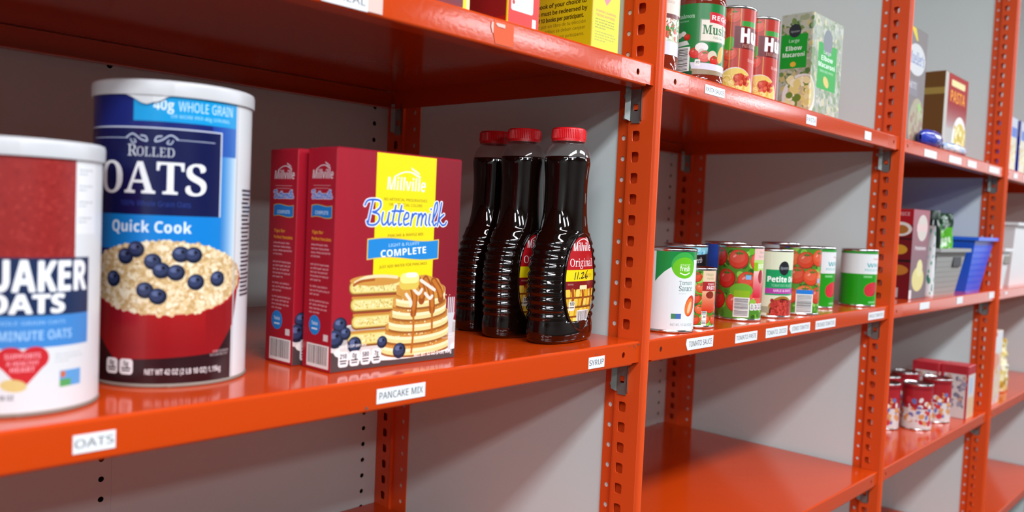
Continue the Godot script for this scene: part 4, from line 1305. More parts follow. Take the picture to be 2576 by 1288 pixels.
func make_second_bay():
	var group := "canned tomatoes on the middle shelf"
	var w := PI * 1.36
	var h := 4.03
	var X := func(p: float) -> float: return wrap_x(w, p)
	# tomato sauce
	var b := board(w, h, 640, c8("e9eeee"))
	b.poly([[X.call(-0.52), 0], [w, 0], [w, h * 0.1], [X.call(0.6), h * 0.1], [X.call(0.2), h * 0.16], [X.call(-0.2), h * 0.26], [X.call(-0.42), h * 0.34], [X.call(-0.52), h * 0.39]], c8("0c8a3c"))
	b.ell(X.call(0.55), h * 0.17, 0.72, h * 0.165, c8("3cae48"))
	b.ell(X.call(0.56), h * 0.205, 0.68, h * 0.135, c8("6cc41e"))
	b.text("amazon", X.call(0.58), h * 0.185, 0.17, c8("d8f0c0"), {"al": 0.5, "w": 0.62})
	b.text("fresh", X.call(0.58), h * 0.245, 0.25, c8("f6fbf2"), {"f": "sansb", "al": 0.5, "w": 0.62})
	b.curve([[X.call(0.58) - 0.28, h * 0.27], [X.call(0.58), h * 0.292], [X.call(0.58) + 0.28, h * 0.268]], 0.06, c8("f6fbf2"))
	b.text("Tomato", X.call(0.38), h * 0.42, 0.2, c8("3a6a5c"), {"f": "serif", "w": 0.86})
	b.text("Sauce", X.call(0.38), h * 0.5, 0.27, c8("1f5a4c"), {"f": "serif", "w": 0.88})
	b.blurb(X.call(0.38), h * 0.525, 0.85, 1, 0.11, c8("c0cccc"), rng)
	b.ell(X.call(0.82), h * 0.69, 0.36, h * 0.14, c8("d83a1c"), 0.35)
	b.ell(X.call(0.79), h * 0.7, 0.28, h * 0.115, c8("f07a34"), 0.35)
	b.ell(X.call(0.8), h * 0.71, 0.12, h * 0.08, c8("f8c89c"), 0.35)
	b.rect(X.call(0.13), h * 0.79, 0.24, 0.26, c8("4a8a5c"))
	b.rect(X.call(0.13) + 0.24, h * 0.79, 0.3, 0.26, c8("4a70b4"))
	b.text("NET WT. 15 OZ (425g)", X.call(0.12), h * 0.945, 0.12, c8("8a9696"), {"w": 1.35})
	can("food_can", Vector3(4.56, 0, -1.58), facing(Vector3(4.56, 0, -1.58)), 1.36, 4.35, printed(b.texture(), 0.3), "white tomato sauce can with green top corner beside the post", group)
	# tomato paste, small
	w = PI
	h = 3.0
	b = board(w, h, 420, c8("5c8a2c"))
	tomatoes_field(b, 0, 0, w, h, 30, 0.3, [c8("d8401c"), c8("e05a28")])
	b.bars(X.call(-0.05) - 0.2, h * 0.6, 0.3, h * 0.4, rng, false)
	var px: float = wrap_x(w, 0.28)
	b.rect(px, 0, 0.95, h * 0.2, c8("e8c8a8"))
	b.text("Happy", px + 0.2, h * 0.09, 0.16, c8("8a9a5c"), {"w": 0.5})
	b.text("Harvest", px + 0.25, h * 0.16, 0.13, c8("8a9a5c"), {"w": 0.5})
	b.rect(px, h * 0.2, 0.95, h * 0.17, c8("a8242a"))
	b.text("TOMATO", px + 0.3, h * 0.265, 0.12, c8("f0d8d4"), {"f": "sansb", "w": 0.5})
	b.text("PASTE", px + 0.25, h * 0.345, 0.2, c8("fbf4f0"), {"f": "sansb", "w": 0.62})
	b.fade(px, h * 0.37, 0.95, h * 0.36, c8("e8b48c"), c8("d4381c"), false, 20)
	b.ell(px + 0.5, h * 0.44, 0.28, 0.2, c8("8a2c1c"))
	b.rrect(px + 0.05, h * 0.8, 0.26, 0.34, 0.06, c8("f2efe8"))
	b.text("30", px + 0.18, h * 0.86, 0.12, c8("5a4a3c"), {"f": "sansb", "al": 0.5})
	can("food_can", Vector3(7.45, 0, -1.56), facing(Vector3(7.45, 0, -1.56)), 1.0, 3.3, printed(b.texture(), 0.3), "small tomato paste can with a red band, shortest of the tomato cans", group)
	# can with a black banner, behind the paste
	w = PI * 1.34
	h = 4.1
	b = board(w, h, 400, c8("b8343c"))
	b.rect(0, 0, w, h * 0.2, c8("7fc0cc"))
	b.specks(0, 0, w, h * 0.2, 60, 0.05, 0.2, [c8("5ca86c"), c8("9cd4e4"), c8("4c9ac0")], rng)
	b.poly([[0, h * 0.16], [w, h * 0.09], [w, h * 0.36], [0, h * 0.3]], c8("1c1c20"))
	b.text("Superb", wrap_x(w, 0.45), h * 0.235, 0.3, c8("e8e8e4"), {"f": "serif", "sk": 0.25, "al": 0.5, "w": 1.0, "rot": -0.08})
	can("food_can", Vector3(11.76, 0, -5.0), facing(Vector3(11.76, 0, -5.0)), 1.34, 4.4, printed(b.texture(), 0.3), "can with a black banner behind the small tomato paste can", group)
	# diced tomatoes
	X = func(p: float) -> float: return wrap_x(PI * 1.34, p)
	b = board(w, h, 640, c8("5c8a2c"))
	tomatoes_field(b, 0, 0, w, h, 20, 0.62, [c8("c8281c"), c8("d03a24"), c8("d84a38")])
	b.ell(X.call(0.1), h * 0.6, 0.7, h * 0.1, c8("6cae2c"))
	px = X.call(-0.22)
	b.rect(px, h * 0.6, 0.95, h * 0.1, c8("8cb81c"))
	b.bars(px, h * 0.7, 0.95, h * 0.28, rng, false)
	px = X.call(0.58)
	b.rect(px, 0, 1.2, h * 0.16, c8("ecc0b8"))
	b.text("Happy", px + 0.4, h * 0.07, 0.16, c8("a89a8c"), {"w": 0.6})
	b.text("Harvest", px + 0.35, h * 0.13, 0.16, c8("a89a8c"), {"w": 0.7})
	b.rect(px, h * 0.16, 1.2, h * 0.16, c8("b8d878"))
	b.rect(px, h * 0.2, 0.3, h * 0.12, c8("8cbc14"))
	b.text("DICED", px + 0.36, h * 0.28, 0.24, c8("f6faec"), {"f": "sansb", "w": 0.7})
	b.fade(px, h * 0.32, 1.2, h * 0.38, c8("f0ccc0"), c8("d01c30"), false, 20)
	b.ell(px + 0.62, h * 0.4, 0.25, 0.4, c8("a8242c"))
	b.rrect(X.call(0.45), h * 0.72, 0.5, 0.5, 0.2, c8("8cbc3c"))
	b.facts(X.call(0.5), h * 0.78, 1.2, h * 0.1, ["25", "0g", "15", "4g"])
	b.rect(X.call(0.25), h * 0.38, 0.34, 0.26, c8("7cb4e0"))
	can("food_can", Vector3(13.26, 0, -2.04), facing(Vector3(13.26, 0, -2.04)), 1.34, 4.5, printed(b.texture(), 0.3), "diced tomatoes can with tomato picture and light green name block", group)
	# blue can behind it
	can("food_can", Vector3(16.96, 0, -5.1), 0, 1.34, 4.55, mat(c8("2a4fb0"), 0.3), "plain blue can peeping out behind the diced tomatoes can", group)
	# petite diced
	b = board(w, h, 640, c8("dfe3c4"))
	for q in [[-0.42, 0.2], [-0.5, 0.3], [-0.62, 0.34], [-0.55, 0.44], [-0.56, 0.55], [-0.7, 0.42], [-0.78, 0.32], [-0.5, 0.9]]:
		b.poly([[X.call(q[0]) - 0.1, h * q[1] - 0.14], [X.call(q[0]) + 0.12, h * q[1] - 0.04], [X.call(q[0]) + 0.08, h * q[1] + 0.14], [X.call(q[0]) - 0.12, h * q[1] + 0.1]], c8("c8442c"))
	px = X.call(-0.2)
	b.rect(px, h * 0.28, 2.6, h * 0.29, c8("0f9a58"))
	b.rect(px, h * 0.57, 2.6, h * 0.085, c8("b43aa0"))
	b.rect(px, h * 0.655, 2.6, h * 0.025, c8("0f9a58"))
	b.ell(X.call(0.62), h * 0.255, 0.38, h * 0.11, c8("20242a"))
	b.text("Signature", X.call(0.62), h * 0.27, 0.16, c8("c8ccd0"), {"f": "serif", "sk": 0.2, "al": 0.5, "w": 0.6})
	b.text("Petite Diced", px + 0.12, h * 0.47, 0.34, c8("f2f6ee"), {"f": "sansb", "w": 2.6, "fat": 0.012})
	b.text("TOMATOES IN JUICE", px + 0.36, h * 0.545, 0.16, c8("b8e0c8"), {"w": 1.6})
	b.text("GARLIC & ONION", px + 0.5, h * 0.625, 0.16, c8("f0d8ec"), {"f": "sansb", "w": 1.3})
	b.ell(X.call(0.62), h * 0.95, 1.0, h * 0.26, c8("a8742c"))
	b.ell(X.call(0.64), h * 0.97, 0.9, h * 0.24, c8("5c1810"))
	b.specks(X.call(0.1), h * 0.76, 2.0, h * 0.24, 260, 0.05, 0.13, [c8("b8342c"), c8("a02820"), c8("cc4a3c")], rng)
	b.rect(0, h * 0.86, X.call(0.02), h * 0.1, c8("a8a88c"))
	can("food_can", Vector3(16.81, 0, -1.78), facing(Vector3(16.81, 0, -1.78)), 1.34, 4.3, printed(b.texture(), 0.3), "cream petite diced tomatoes can with a green and purple block", group)
	# tomatoes with a blue-topped bar code
	b = board(w, h, 640, c8("5c8a2c"))
	tomatoes_field(b, 0, 0, w, h, 20, 0.6, [c8("d84a24"), c8("e06a34"), c8("cc3c1c")])
	px = X.call(-0.02)
	b.rect(px - 0.1, h * 0.64, 1.15, h * 0.065, c8("1f7cd4"))
	b.bars(px - 0.1, h * 0.705, 1.15, h * 0.3, rng, false)
	b.rect(X.call(0.85), h * 0.46, 0.3, 0.3, c8("8cbce8"))
	can("food_can", Vector3(20.41, 0, -1.46), facing(Vector3(20.41, 0, -1.46)), 1.34, 4.5, printed(b.texture(), 0.3), "tomato can with large bar code under a blue strip", group)
	can("food_can", Vector3(23.6, 0, -4.3), 0, 1.34, 4.6, mat(c8("b8bab8"), 0.3), "bare steel can behind the tomato cans", group)
	# whole peeled tomatoes, two
	w = PI * 1.3
	X = func(p: float) -> float: return wrap_x(PI * 1.3, p)
	b = board(w, h, 512, c8("e6e9e8"))
	b.rect(0, 0, w, h * 0.045, c8("2c9a34"))
	b.rect(0, h * 0.42, w, h * 0.58, c8("1f9a14"))
	b.text("Kroger", X.call(0.76), h * 0.15, 0.14, c8("cc8a8a"), {"f": "sansb", "w": 0.6})
	b.text("WHOLE", X.call(0.42), h * 0.29, 0.3, c8("4aa8ac"), {"f": "sansb", "w": 2.3})
	b.text("PEELED TOMATOES", X.call(0.32), h * 0.365, 0.17, c8("7cc0c0"), {"f": "sansb", "w": 2.6})
	b.rect(X.call(0.28), h * 0.45, 0.7, 0.16, c8("7cc47c"))
	b.ell(X.call(0.8), h * 0.7, 0.62, h * 0.12, c8("a81c2c"), -0.7)
	b.ell(X.call(0.62), h * 0.72, 0.42, h * 0.12, c8("cc2c3c"))
	b.ell(X.call(0.72), h * 0.69, 0.5, h * 0.11, c8("d0303c"), -0.7)
	b.rect(X.call(0.6), h * 0.93, 0.8, 0.14, c8("7cc47c"))
	var wm := printed(b.texture(), 0.3)
	can("food_can", Vector3(26.19, 0, -2.73), facing(Vector3(26.19, 0, -2.73), 12), 1.3, 4.4, wm, "green and white whole tomatoes can tucked behind a tomato can", group)
	can("food_can", Vector3(31.07, 0, -1.47), facing(Vector3(31.07, 0, -1.47)), 1.3, 4.3, wm, "green and white whole tomatoes can standing alone by the post", group)
	second_bay_top()

func jar(called, at: Vector3, turn: float, r: float, lo: float, hi: float, wrap: Material, label: String) -> Node3D:
	var o := thing(called, at, turn, label, "jar", "pasta sauce jars")
	var st := begin()
	lathe(st, [[[0.001, 0.05], [r - 0.2, 0.0], [r - 0.06, 0.06], [r, 0.25], [r, lo - 0.12], [r - 0.03, lo - 0.02], [r - 0.03, hi + 0.02], [r, hi + 0.14], [r - 0.06, hi + 0.45], [r - 0.35, hi + 0.85], [r - 0.42, hi + 1.0]], [[r - 0.42, hi + 1.0], [0.001, hi + 1.0]]], 56)
	put(done(st), "sauce_filled_glass", M.sauce, o)
	st = begin()
	lathe(st, [[[r - 0.012, lo], [r - 0.012, hi]]], 56, 1, 1, Vector3.ZERO, 0.5, 2.0)
	put(done(st), "label_wrap", wrap, o)
	st = begin()
	lathe(st, [[[r - 0.3, hi + 0.95], [r - 0.26, hi + 0.98], [r - 0.26, hi + 1.4], [r - 0.32, hi + 1.46]], [[r - 0.32, hi + 1.46], [0.001, hi + 1.44]]], 56)
	put(done(st), "lid", M.tin, o)
	return o

func second_bay_top():
	# mushroom sauce
	var r := 1.42
	var w := PI * r
	var h := 3.9
	var X := func(p: float) -> float: return wrap_x(w, p)
	var b := board(w, h, 640, c8("0f7a34"))
	b.text("Mushroom", X.call(-0.2), h * 0.2, 0.21, c8("e0ece0"), {"f": "serif", "al": 1.0, "w": 1.1})
	b.text("Pasta Sauce", X.call(-0.42), h * 0.255, 0.1, c8("c0d8c4"), {"al": 1.0, "w": 0.6})
	b.rect(X.call(0.02), h * 0.22, 2.0, h * 0.32, c8("8a9a7c"))
	b.rect(X.call(0.02) + 0.07, h * 0.235, 2.0, h * 0.29, c8("e6dfce"))
	b.poly([[X.call(0.36), h * 0.13], [X.call(0.42), h * 0.115], [w, h * 0.14], [w, h * 0.3], [X.call(0.5), h * 0.265], [X.call(0.38), h * 0.27]], c8("cc2430"))
	b.text("REGGANO", X.call(0.45), h * 0.225, 0.26, c8("f8eeee"), {"f": "sansb", "w": 2.6, "rot": 0.03})
	b.text("Mushroom", X.call(0.12), h * 0.43, 0.5, c8("1f6a34"), {"f": "serifb", "w": 3.3})
	b.text("Pasta Sauce", X.call(0.55), h * 0.49, 0.14, c8("6a8a6c"), {"w": 0.8})
	b.poly([[X.call(-1.0), h * 0.55], [X.call(-0.45), h * 0.52], [X.call(-0.35), h * 0.58], [X.call(-1.0), h * 0.62]], c8("d8dcd6"))
	for q in [[-0.75, 0.44, 0.16], [-0.6, 0.42, 0.14], [-0.85, 0.48, 0.12]]: b.ell(X.call(q[0]), h * q[1], q[2] * 1.3, q[2], c8("e4e0d8"))
	b.tomato(X.call(-0.45), h * 0.47, 0.2)
	b.bars(X.call(-0.98), h * 0.61, X.call(-0.32) - X.call(-0.98), h * 0.36, rng, false)
	b.tomato(X.call(-0.12), h * 0.7, 0.34)
	b.ell(X.call(0.12), h * 0.62, 0.36, 0.26, c8("e8e6e2"))
	b.ell(X.call(0.12), h * 0.68, 0.18, 0.16, c8("cfc8bc"))
	b.tomato(X.call(0.24), h * 0.75, 0.36, c8("d85a4c"))
	b.ell(X.call(0.55), h * 0.74, 0.3, 0.32, c8("d8ccb4"))
	b.tomato(X.call(0.62), h * 0.8, 0.3)
	b.ell(X.call(0.85), h * 0.7, 0.25, 0.5, c8("d8a83c"), 0.3)
	b.poly([[X.call(-0.3), h * 0.83], [w, h * 0.86], [w, h * 0.97], [X.call(-0.22), h * 0.95]], c8("dcdce8"))
	b.poly([[X.call(-0.28), h * 0.92], [w, h * 0.95], [w, h], [X.call(-0.22), h]], c8("9a8a6c"))
	b.rect(0, h * 0.955, X.call(-0.2), h * 0.045, c8("14502c"))
	b.rrect(X.call(-0.12), h * 0.79, 0.3, 0.36, 0.07, c8("eeeeea"))
	b.text("70", X.call(-0.12) + 0.15, h * 0.85, 0.14, c8("5a5a54"), {"f": "sansb", "al": 0.5})
	jar("sauce_jar", Vector3(7.95, RISE, -2.6), facing(Vector3(7.95, 0, -2.6)), r, 0.75, 4.55, printed(b.texture(), 0.28), "pasta sauce jar with a green mushroom label")
	# traditional sauce, mostly behind the post
	b = board(w, h, 400, c8("e8dfd0"))
	b.text("Homestyle", X.call(0.55), h * 0.22, 0.36, c8("a8443c"), {"f": "serif", "al": 0.5, "w": 1.9})
	b.text("Sauce", X.call(0.6), h * 0.32, 0.16, c8("c09a8c"), {"f": "serif", "al": 0.5, "w": 0.7})
	b.rect(0, h * 0.46, w, h * 0.06, c8("7c4a48"))
	b.rect(0, h * 0.52, w, h * 0.3, c8("c8d4b0"))
	for q in [[0.5, 0.6], [0.72, 0.58], [0.86, 0.66], [0.6, 0.72], [0.4, 0.7], [0.9, 0.76]]: b.tomato(X.call(q[0]), h * q[1], 0.26, c8("d06048"))
	b.specks(X.call(0.3), h * 0.52, 1.6, h * 0.28, 60, 0.05, 0.14, [c8("4a8a3c"), c8("e8ece4")], rng)
	b.rect(0, h * 0.82, w, h * 0.18, c8("dfe4ee"))
	jar("sauce_jar", Vector3(4.0, RISE, -3.1), facing(Vector3(4.0, 0, -3.1)), r, 1.25, 5.1, printed(b.texture(), 0.28), "pasta sauce jar with cream label beside the orange post")
	# two tall spaghetti sauce cans
	r = 1.3
	w = PI * r
	h = 5.0
	X = func(p: float) -> float: return wrap_x(PI * 1.3, p)
	b = board(w, h, 560, c8("c23a2c"))
	b.rect(0, 0, w, h, c8("b8382c"))
	for q in [[-0.5, 0.1, 0.5], [0.0, 0.09, 0.45], [-0.6, 0.34, 0.55], [-0.55, 0.62, 0.6], [-0.1, 0.52, 0.45], [-0.75, 0.84, 0.5]]: b.tomato(X.call(q[0]), h * q[1], q[2], c8("d84a30"))
	b.ell(X.call(-0.15), h * 0.4, 0.3, 0.4, c8("4ca82c"), 0.4)
	for q in [-0.12, 0.3]: b.rect(X.call(q), 0, 0.04, h, c8("e0a83c"))
	b.rrect(X.call(0.36), h * 0.14, 1.2, h * 0.06, 0.05, c8("3c9a3c"))
	b.poly([[X.call(0.05), h * 0.2], [w, h * 0.22], [w, h * 0.47], [X.call(0.05), h * 0.45]], c8("6c1c20"))
	b.text("Hunt's", X.call(0.36), h * 0.385, 0.8, c8("f6f2f0"), {"f": "sansb", "w": 3.1, "fat": 0.03})
	b.text("PASTA SAUCE", X.call(0.42), h * 0.44, 0.2, c8("d8b49c"), {"f": "serif", "w": 1.2})
	b.text("No sugar added", X.call(0.7), h * 0.6, 0.2, c8("e8d0c8"), {"w": 0.9})
	b.ell(X.call(0.2), h * 0.93, 1.25, h * 0.26, c8("e0dcd4"))
	b.ell(X.call(0.24), h * 0.9, 1.1, h * 0.22, c8("e4c864"))
	for i in 40: b.curve([[X.call(0.2) + rng.randf_range(-0.9, 0.9), h * rng.randf_range(0.74, 1.0)], [X.call(0.2) + rng.randf_range(-0.9, 0.9), h * rng.randf_range(0.74, 1.0)], [X.call(0.2) + rng.randf_range(-0.9, 0.9), h * rng.randf_range(0.78, 1.0)]], 0.07, [c8("f0dc90"), c8("d8b450"), c8("e8cc70")][i % 3])
	b.ell(X.call(0.4), h * 0.8, 0.4, h * 0.06, c8("b83420"))
	b.specks(X.call(0.2), h * 0.76, 0.9, h * 0.12, 40, 0.06, 0.14, [c8("c8442c"), c8("a82c1c"), c8("d86a4c")], rng)
	var hm := printed(b.texture(), 0.25)
	can("sauce_can", Vector3(12.05, RISE, -2.75), facing(Vector3(12.05, 0, -2.75)), r, 5.35, hm, "red pasta sauce can standing against the mushroom jar", "red pasta sauce cans")
	can("sauce_can", Vector3(14.75, RISE, -2.55), facing(Vector3(14.75, 0, -2.55)), r, 5.25, hm, "red pasta sauce can standing against the macaroni box", "red pasta sauce cans")
	# elbow macaroni box
	var d := 2.15
	var bw := 4.9
	h = 6.5
	b = board(d + bw, h, 900, c8("b0b4a4"))
	b.specks(0, 0, d, h, 300, 0.08, 0.28, [c8("b8b8a4"), c8("98a07c"), c8("6c8848"), c8("c4b878"), c8("a8a490"), c8("54743c")], rng)
	b.specks(d, 0, bw, h, 500, 0.1, 0.34, [c8("c4c8bc"), c8("b4bcac"), c8("98a88c"), c8("ccc8a8"), c8("a8b0a4"), c8("88a07c")], rng)
	b.rect(0, h * 0.2, d * 0.84, h * 0.34, c8("1c9a2c"))
	b.ell(d * 0.43, h * 0.165, 0.42, 0.44, c8("2c3034"))
	b.text("Signature", d * 0.43, h * 0.18, 0.12, c8("c8ccc8"), {"f": "serif", "sk": 0.2, "al": 0.5, "w": 0.6})
	b.text("Large", d * 0.42, h * 0.28, 0.2, c8("e0f2e0"), {"al": 0.5, "w": 0.7})
	b.text("Elbow", d * 0.42, h * 0.36, 0.28, c8("e8f6e8"), {"f": "sansb", "al": 0.5, "w": 1.1})
	b.text("Macaroni", d * 0.42, h * 0.425, 0.28, c8("e8f6e8"), {"f": "sansb", "al": 0.5, "w": 1.5})
	b.ell(d * 0.42, h * 0.5, 0.2, 0.17, c8("e0b43c"))
	b.ell(d * 0.75, h * 0.82, 1.35, h * 0.22, c8("e4e4de"))
	b.ell(d * 0.8, h * 0.8, 1.1, h * 0.18, c8("cfc49c"))
	b.specks(d * 0.3, h * 0.64, 1.5, h * 0.3, 60, 0.14, 0.3, [c8("ece4ac"), c8("e4d888"), c8("f2eed0"), c8("6c8a34")], rng)
	b.rect(d + bw * 0.2, h * 0.26, bw * 0.62, h * 0.46, c8("4cae5c"))
	b.ell(d + bw * 0.5, h * 0.24, 0.75, 0.85, c8("8a9094"))
	b.text("Large", d + bw * 0.5, h * 0.36, 0.22, c8("d8eedc"), {"al": 0.5, "w": 1.2})
	b.text("Elbow", d + bw * 0.5, h * 0.43, 0.32, c8("ecf8ee"), {"f": "sansb", "al": 0.5, "w": 1.9})
	b.text("Macaroni", d + bw * 0.5, h * 0.5, 0.32, c8("ecf8ee"), {"f": "sansb", "al": 0.5, "w": 2.7})
	b.text("ENRICHED PASTA", d + bw * 0.5, h * 0.55, 0.15, c8("cfe8d4"), {"al": 0.5, "w": 2.2})
	b.ell(d + bw * 0.5, h * 0.64, 0.5, 0.3, c8("dcc87c"), 0.5)
	carton("macaroni_box", Vector3(18.9 + bw / 2, RISE, -0.85 - d / 2), 0, bw, h, d, dull(b.texture()), mat(c8("a8b49c"), 0.6), d / (d + bw), "green and white elbow macaroni box on the top shelf", "box")

# ------------------------------------------------------------------ third bay
func pouch_mesh(w: float, h: float, d: float, seed_: int, flat_top := true, crumple := 0.1) -> ArrayMesh:
	# a soft filled bag: oval below, pinched to a seam at the top (and, if lying, at both ends)
	var n := FastNoiseLite.new()
	n.seed = seed_
	n.frequency = 0.5
	var st := begin()
	st.set_smooth_group(1)
	var nu := 40
	var nv := 24
	var at := func(i: int, j: int) -> Vector3:
		var a := TAU * (i % nu) / nu
		var t := float(j) / nv
		var thick := pow(sin(PI * (0.5 + 0.5 * t)), 0.6) if flat_top else pow(sin(PI * clampf(t, 0.001, 0.999)), 0.5)
		if j == 0 and flat_top: thick = 0.9
		var wide := 1.0 - 0.06 * t if flat_top else pow(sin(PI * clampf(t, 0.001, 0.999)), 0.22)
		var p := Vector3(sin(a) * w / 2 * wide, t * h, cos(a) * d / 2 * maxf(thick, 0.04))
		var k := n.get_noise_3d(p.x * 1.4, p.y * 1.4, p.z * 1.4)
		return p + Vector3(sin(a), 0, cos(a)) * k * crumple * minf(w, h) * (0.4 + t)
	for j in nv:
		for i in nu:
			var uv := func(ii: int, jj: int) -> Vector2: return Vector2(0.5 + float(ii) / nu * 2.0, 1.0 - float(jj) / nv)
			quad(st, at.call(i, j), at.call(i + 1, j), at.call(i + 1, j + 1), at.call(i, j + 1), uv.call(i, j), uv.call(i + 1, j), uv.call(i + 1, j + 1), uv.call(i, j + 1))
	for i in nu:
		tri(st, at.call(i + 1, 0), at.call(i, 0), Vector3(0, 0.0, 0))
	return done(st)

func wall_sheet(st, p00: Vector3, p10: Vector3, p11: Vector3, p01: Vector3, nx: int, ny: int, open: float, t: float):
	# one side of a basket, seen from outside p00 lower left, p10 lower right; nx by ny slots, each open by that share
	var n := (p10 - p00).cross(p01 - p00).normalized() * t
	var at := func(u: float, q: float) -> Vector3: return p00.lerp(p10, u).lerp(p01.lerp(p11, u), q)
	if open <= 0.0:
		quad(st, p00, p10, p11, p01)
		quad(st, p10 - n, p00 - n, p01 - n, p11 - n)
		return
	for i in nx:
		for j in ny:
			var u0 := float(i) / nx
			var u1 := float(i + 1) / nx
			var q0 := float(j) / ny
			var q1 := float(j + 1) / ny
			var sh := 0.25 / nx * (j % 2)
			var mu := (u1 - u0) * (1 - open) / 2
			var mq := (q1 - q0) * (1 - open) / 2
			var o := [at.call(u0, q0), at.call(u1, q0), at.call(u1, q1), at.call(u0, q1)]
			var h := [at.call(u0 + mu + sh, q0 + mq), at.call(u1 - mu + sh, q0 + mq), at.call(u1 - mu + sh, q1 - mq), at.call(u0 + mu + sh, q1 - mq)]
			for k in 4:
				var m := (k + 1) % 4
				quad(st, o[k], o[m], h[m], h[k])
				quad(st, o[m] - n, o[k] - n, h[k] - n, h[m] - n)
				quad(st, h[k], h[m], h[m] - n, h[k] - n)

func basket(called, at: Vector3, top: Rect2, low: Rect2, h: float, m: Material, front_open: Vector3, side_open: Vector3, label: String, holder: Material = null) -> Node3D:
	var o := thing(called, at, 0, label, "basket")
	var st := begin()
	var a := [Vector3(low.position.x, 0, low.end.y), Vector3(low.end.x, 0, low.end.y), Vector3(low.end.x, 0, low.position.y), Vector3(low.position.x, 0, low.position.y)]
	var b := [Vector3(top.position.x, h, top.end.y), Vector3(top.end.x, h, top.end.y), Vector3(top.end.x, h, top.position.y), Vector3(top.position.x, h, top.position.y)]
	for k in 4:
		var e := (k + 1) % 4
		var op: Vector3 = front_open if k % 2 == 0 else side_open
		wall_sheet(st, a[k], a[e], b[e], b[k], int(op.x), int(op.y), op.z, 0.08)
	put(done(st), "sides", m, o)
	st = begin()
	slab(st, Vector3(low.position.x, 0, low.position.y), Vector3(low.end.x, 0.1, low.end.y))
	put(done(st), "bottom", m, o)
	st = begin()
	var r := 0.32
	slab(st, b[3] + Vector3(-r, -0.28, -r), b[2] + Vector3(r, 0.05, 0.06))
	slab(st, b[0] + Vector3(-r, -0.28, -0.06), b[1] + Vector3(r, 0.05, r))
	slab(st, b[3] + Vector3(-r, -0.28, 0.06), b[0] + Vector3(0.06, 0.05, -0.06))
	slab(st, b[2] + Vector3(-0.06, -0.28, 0.06), b[1] + Vector3(r, 0.05, -0.06))
	put(done(st), "rim", m, o)
	if holder:
		st = begin()
		var c: Vector3 = b[0].lerp(b[1], 0.72).lerp(a[0].lerp(a[1], 0.72), 0.27)
		chamfer_box(st, c + Vector3(-1.3, -0.5, -0.02), c + Vector3(1.3, 0.42, 0.1), 0.03)
		put(done(st), "label_slot", holder, o)
	return o

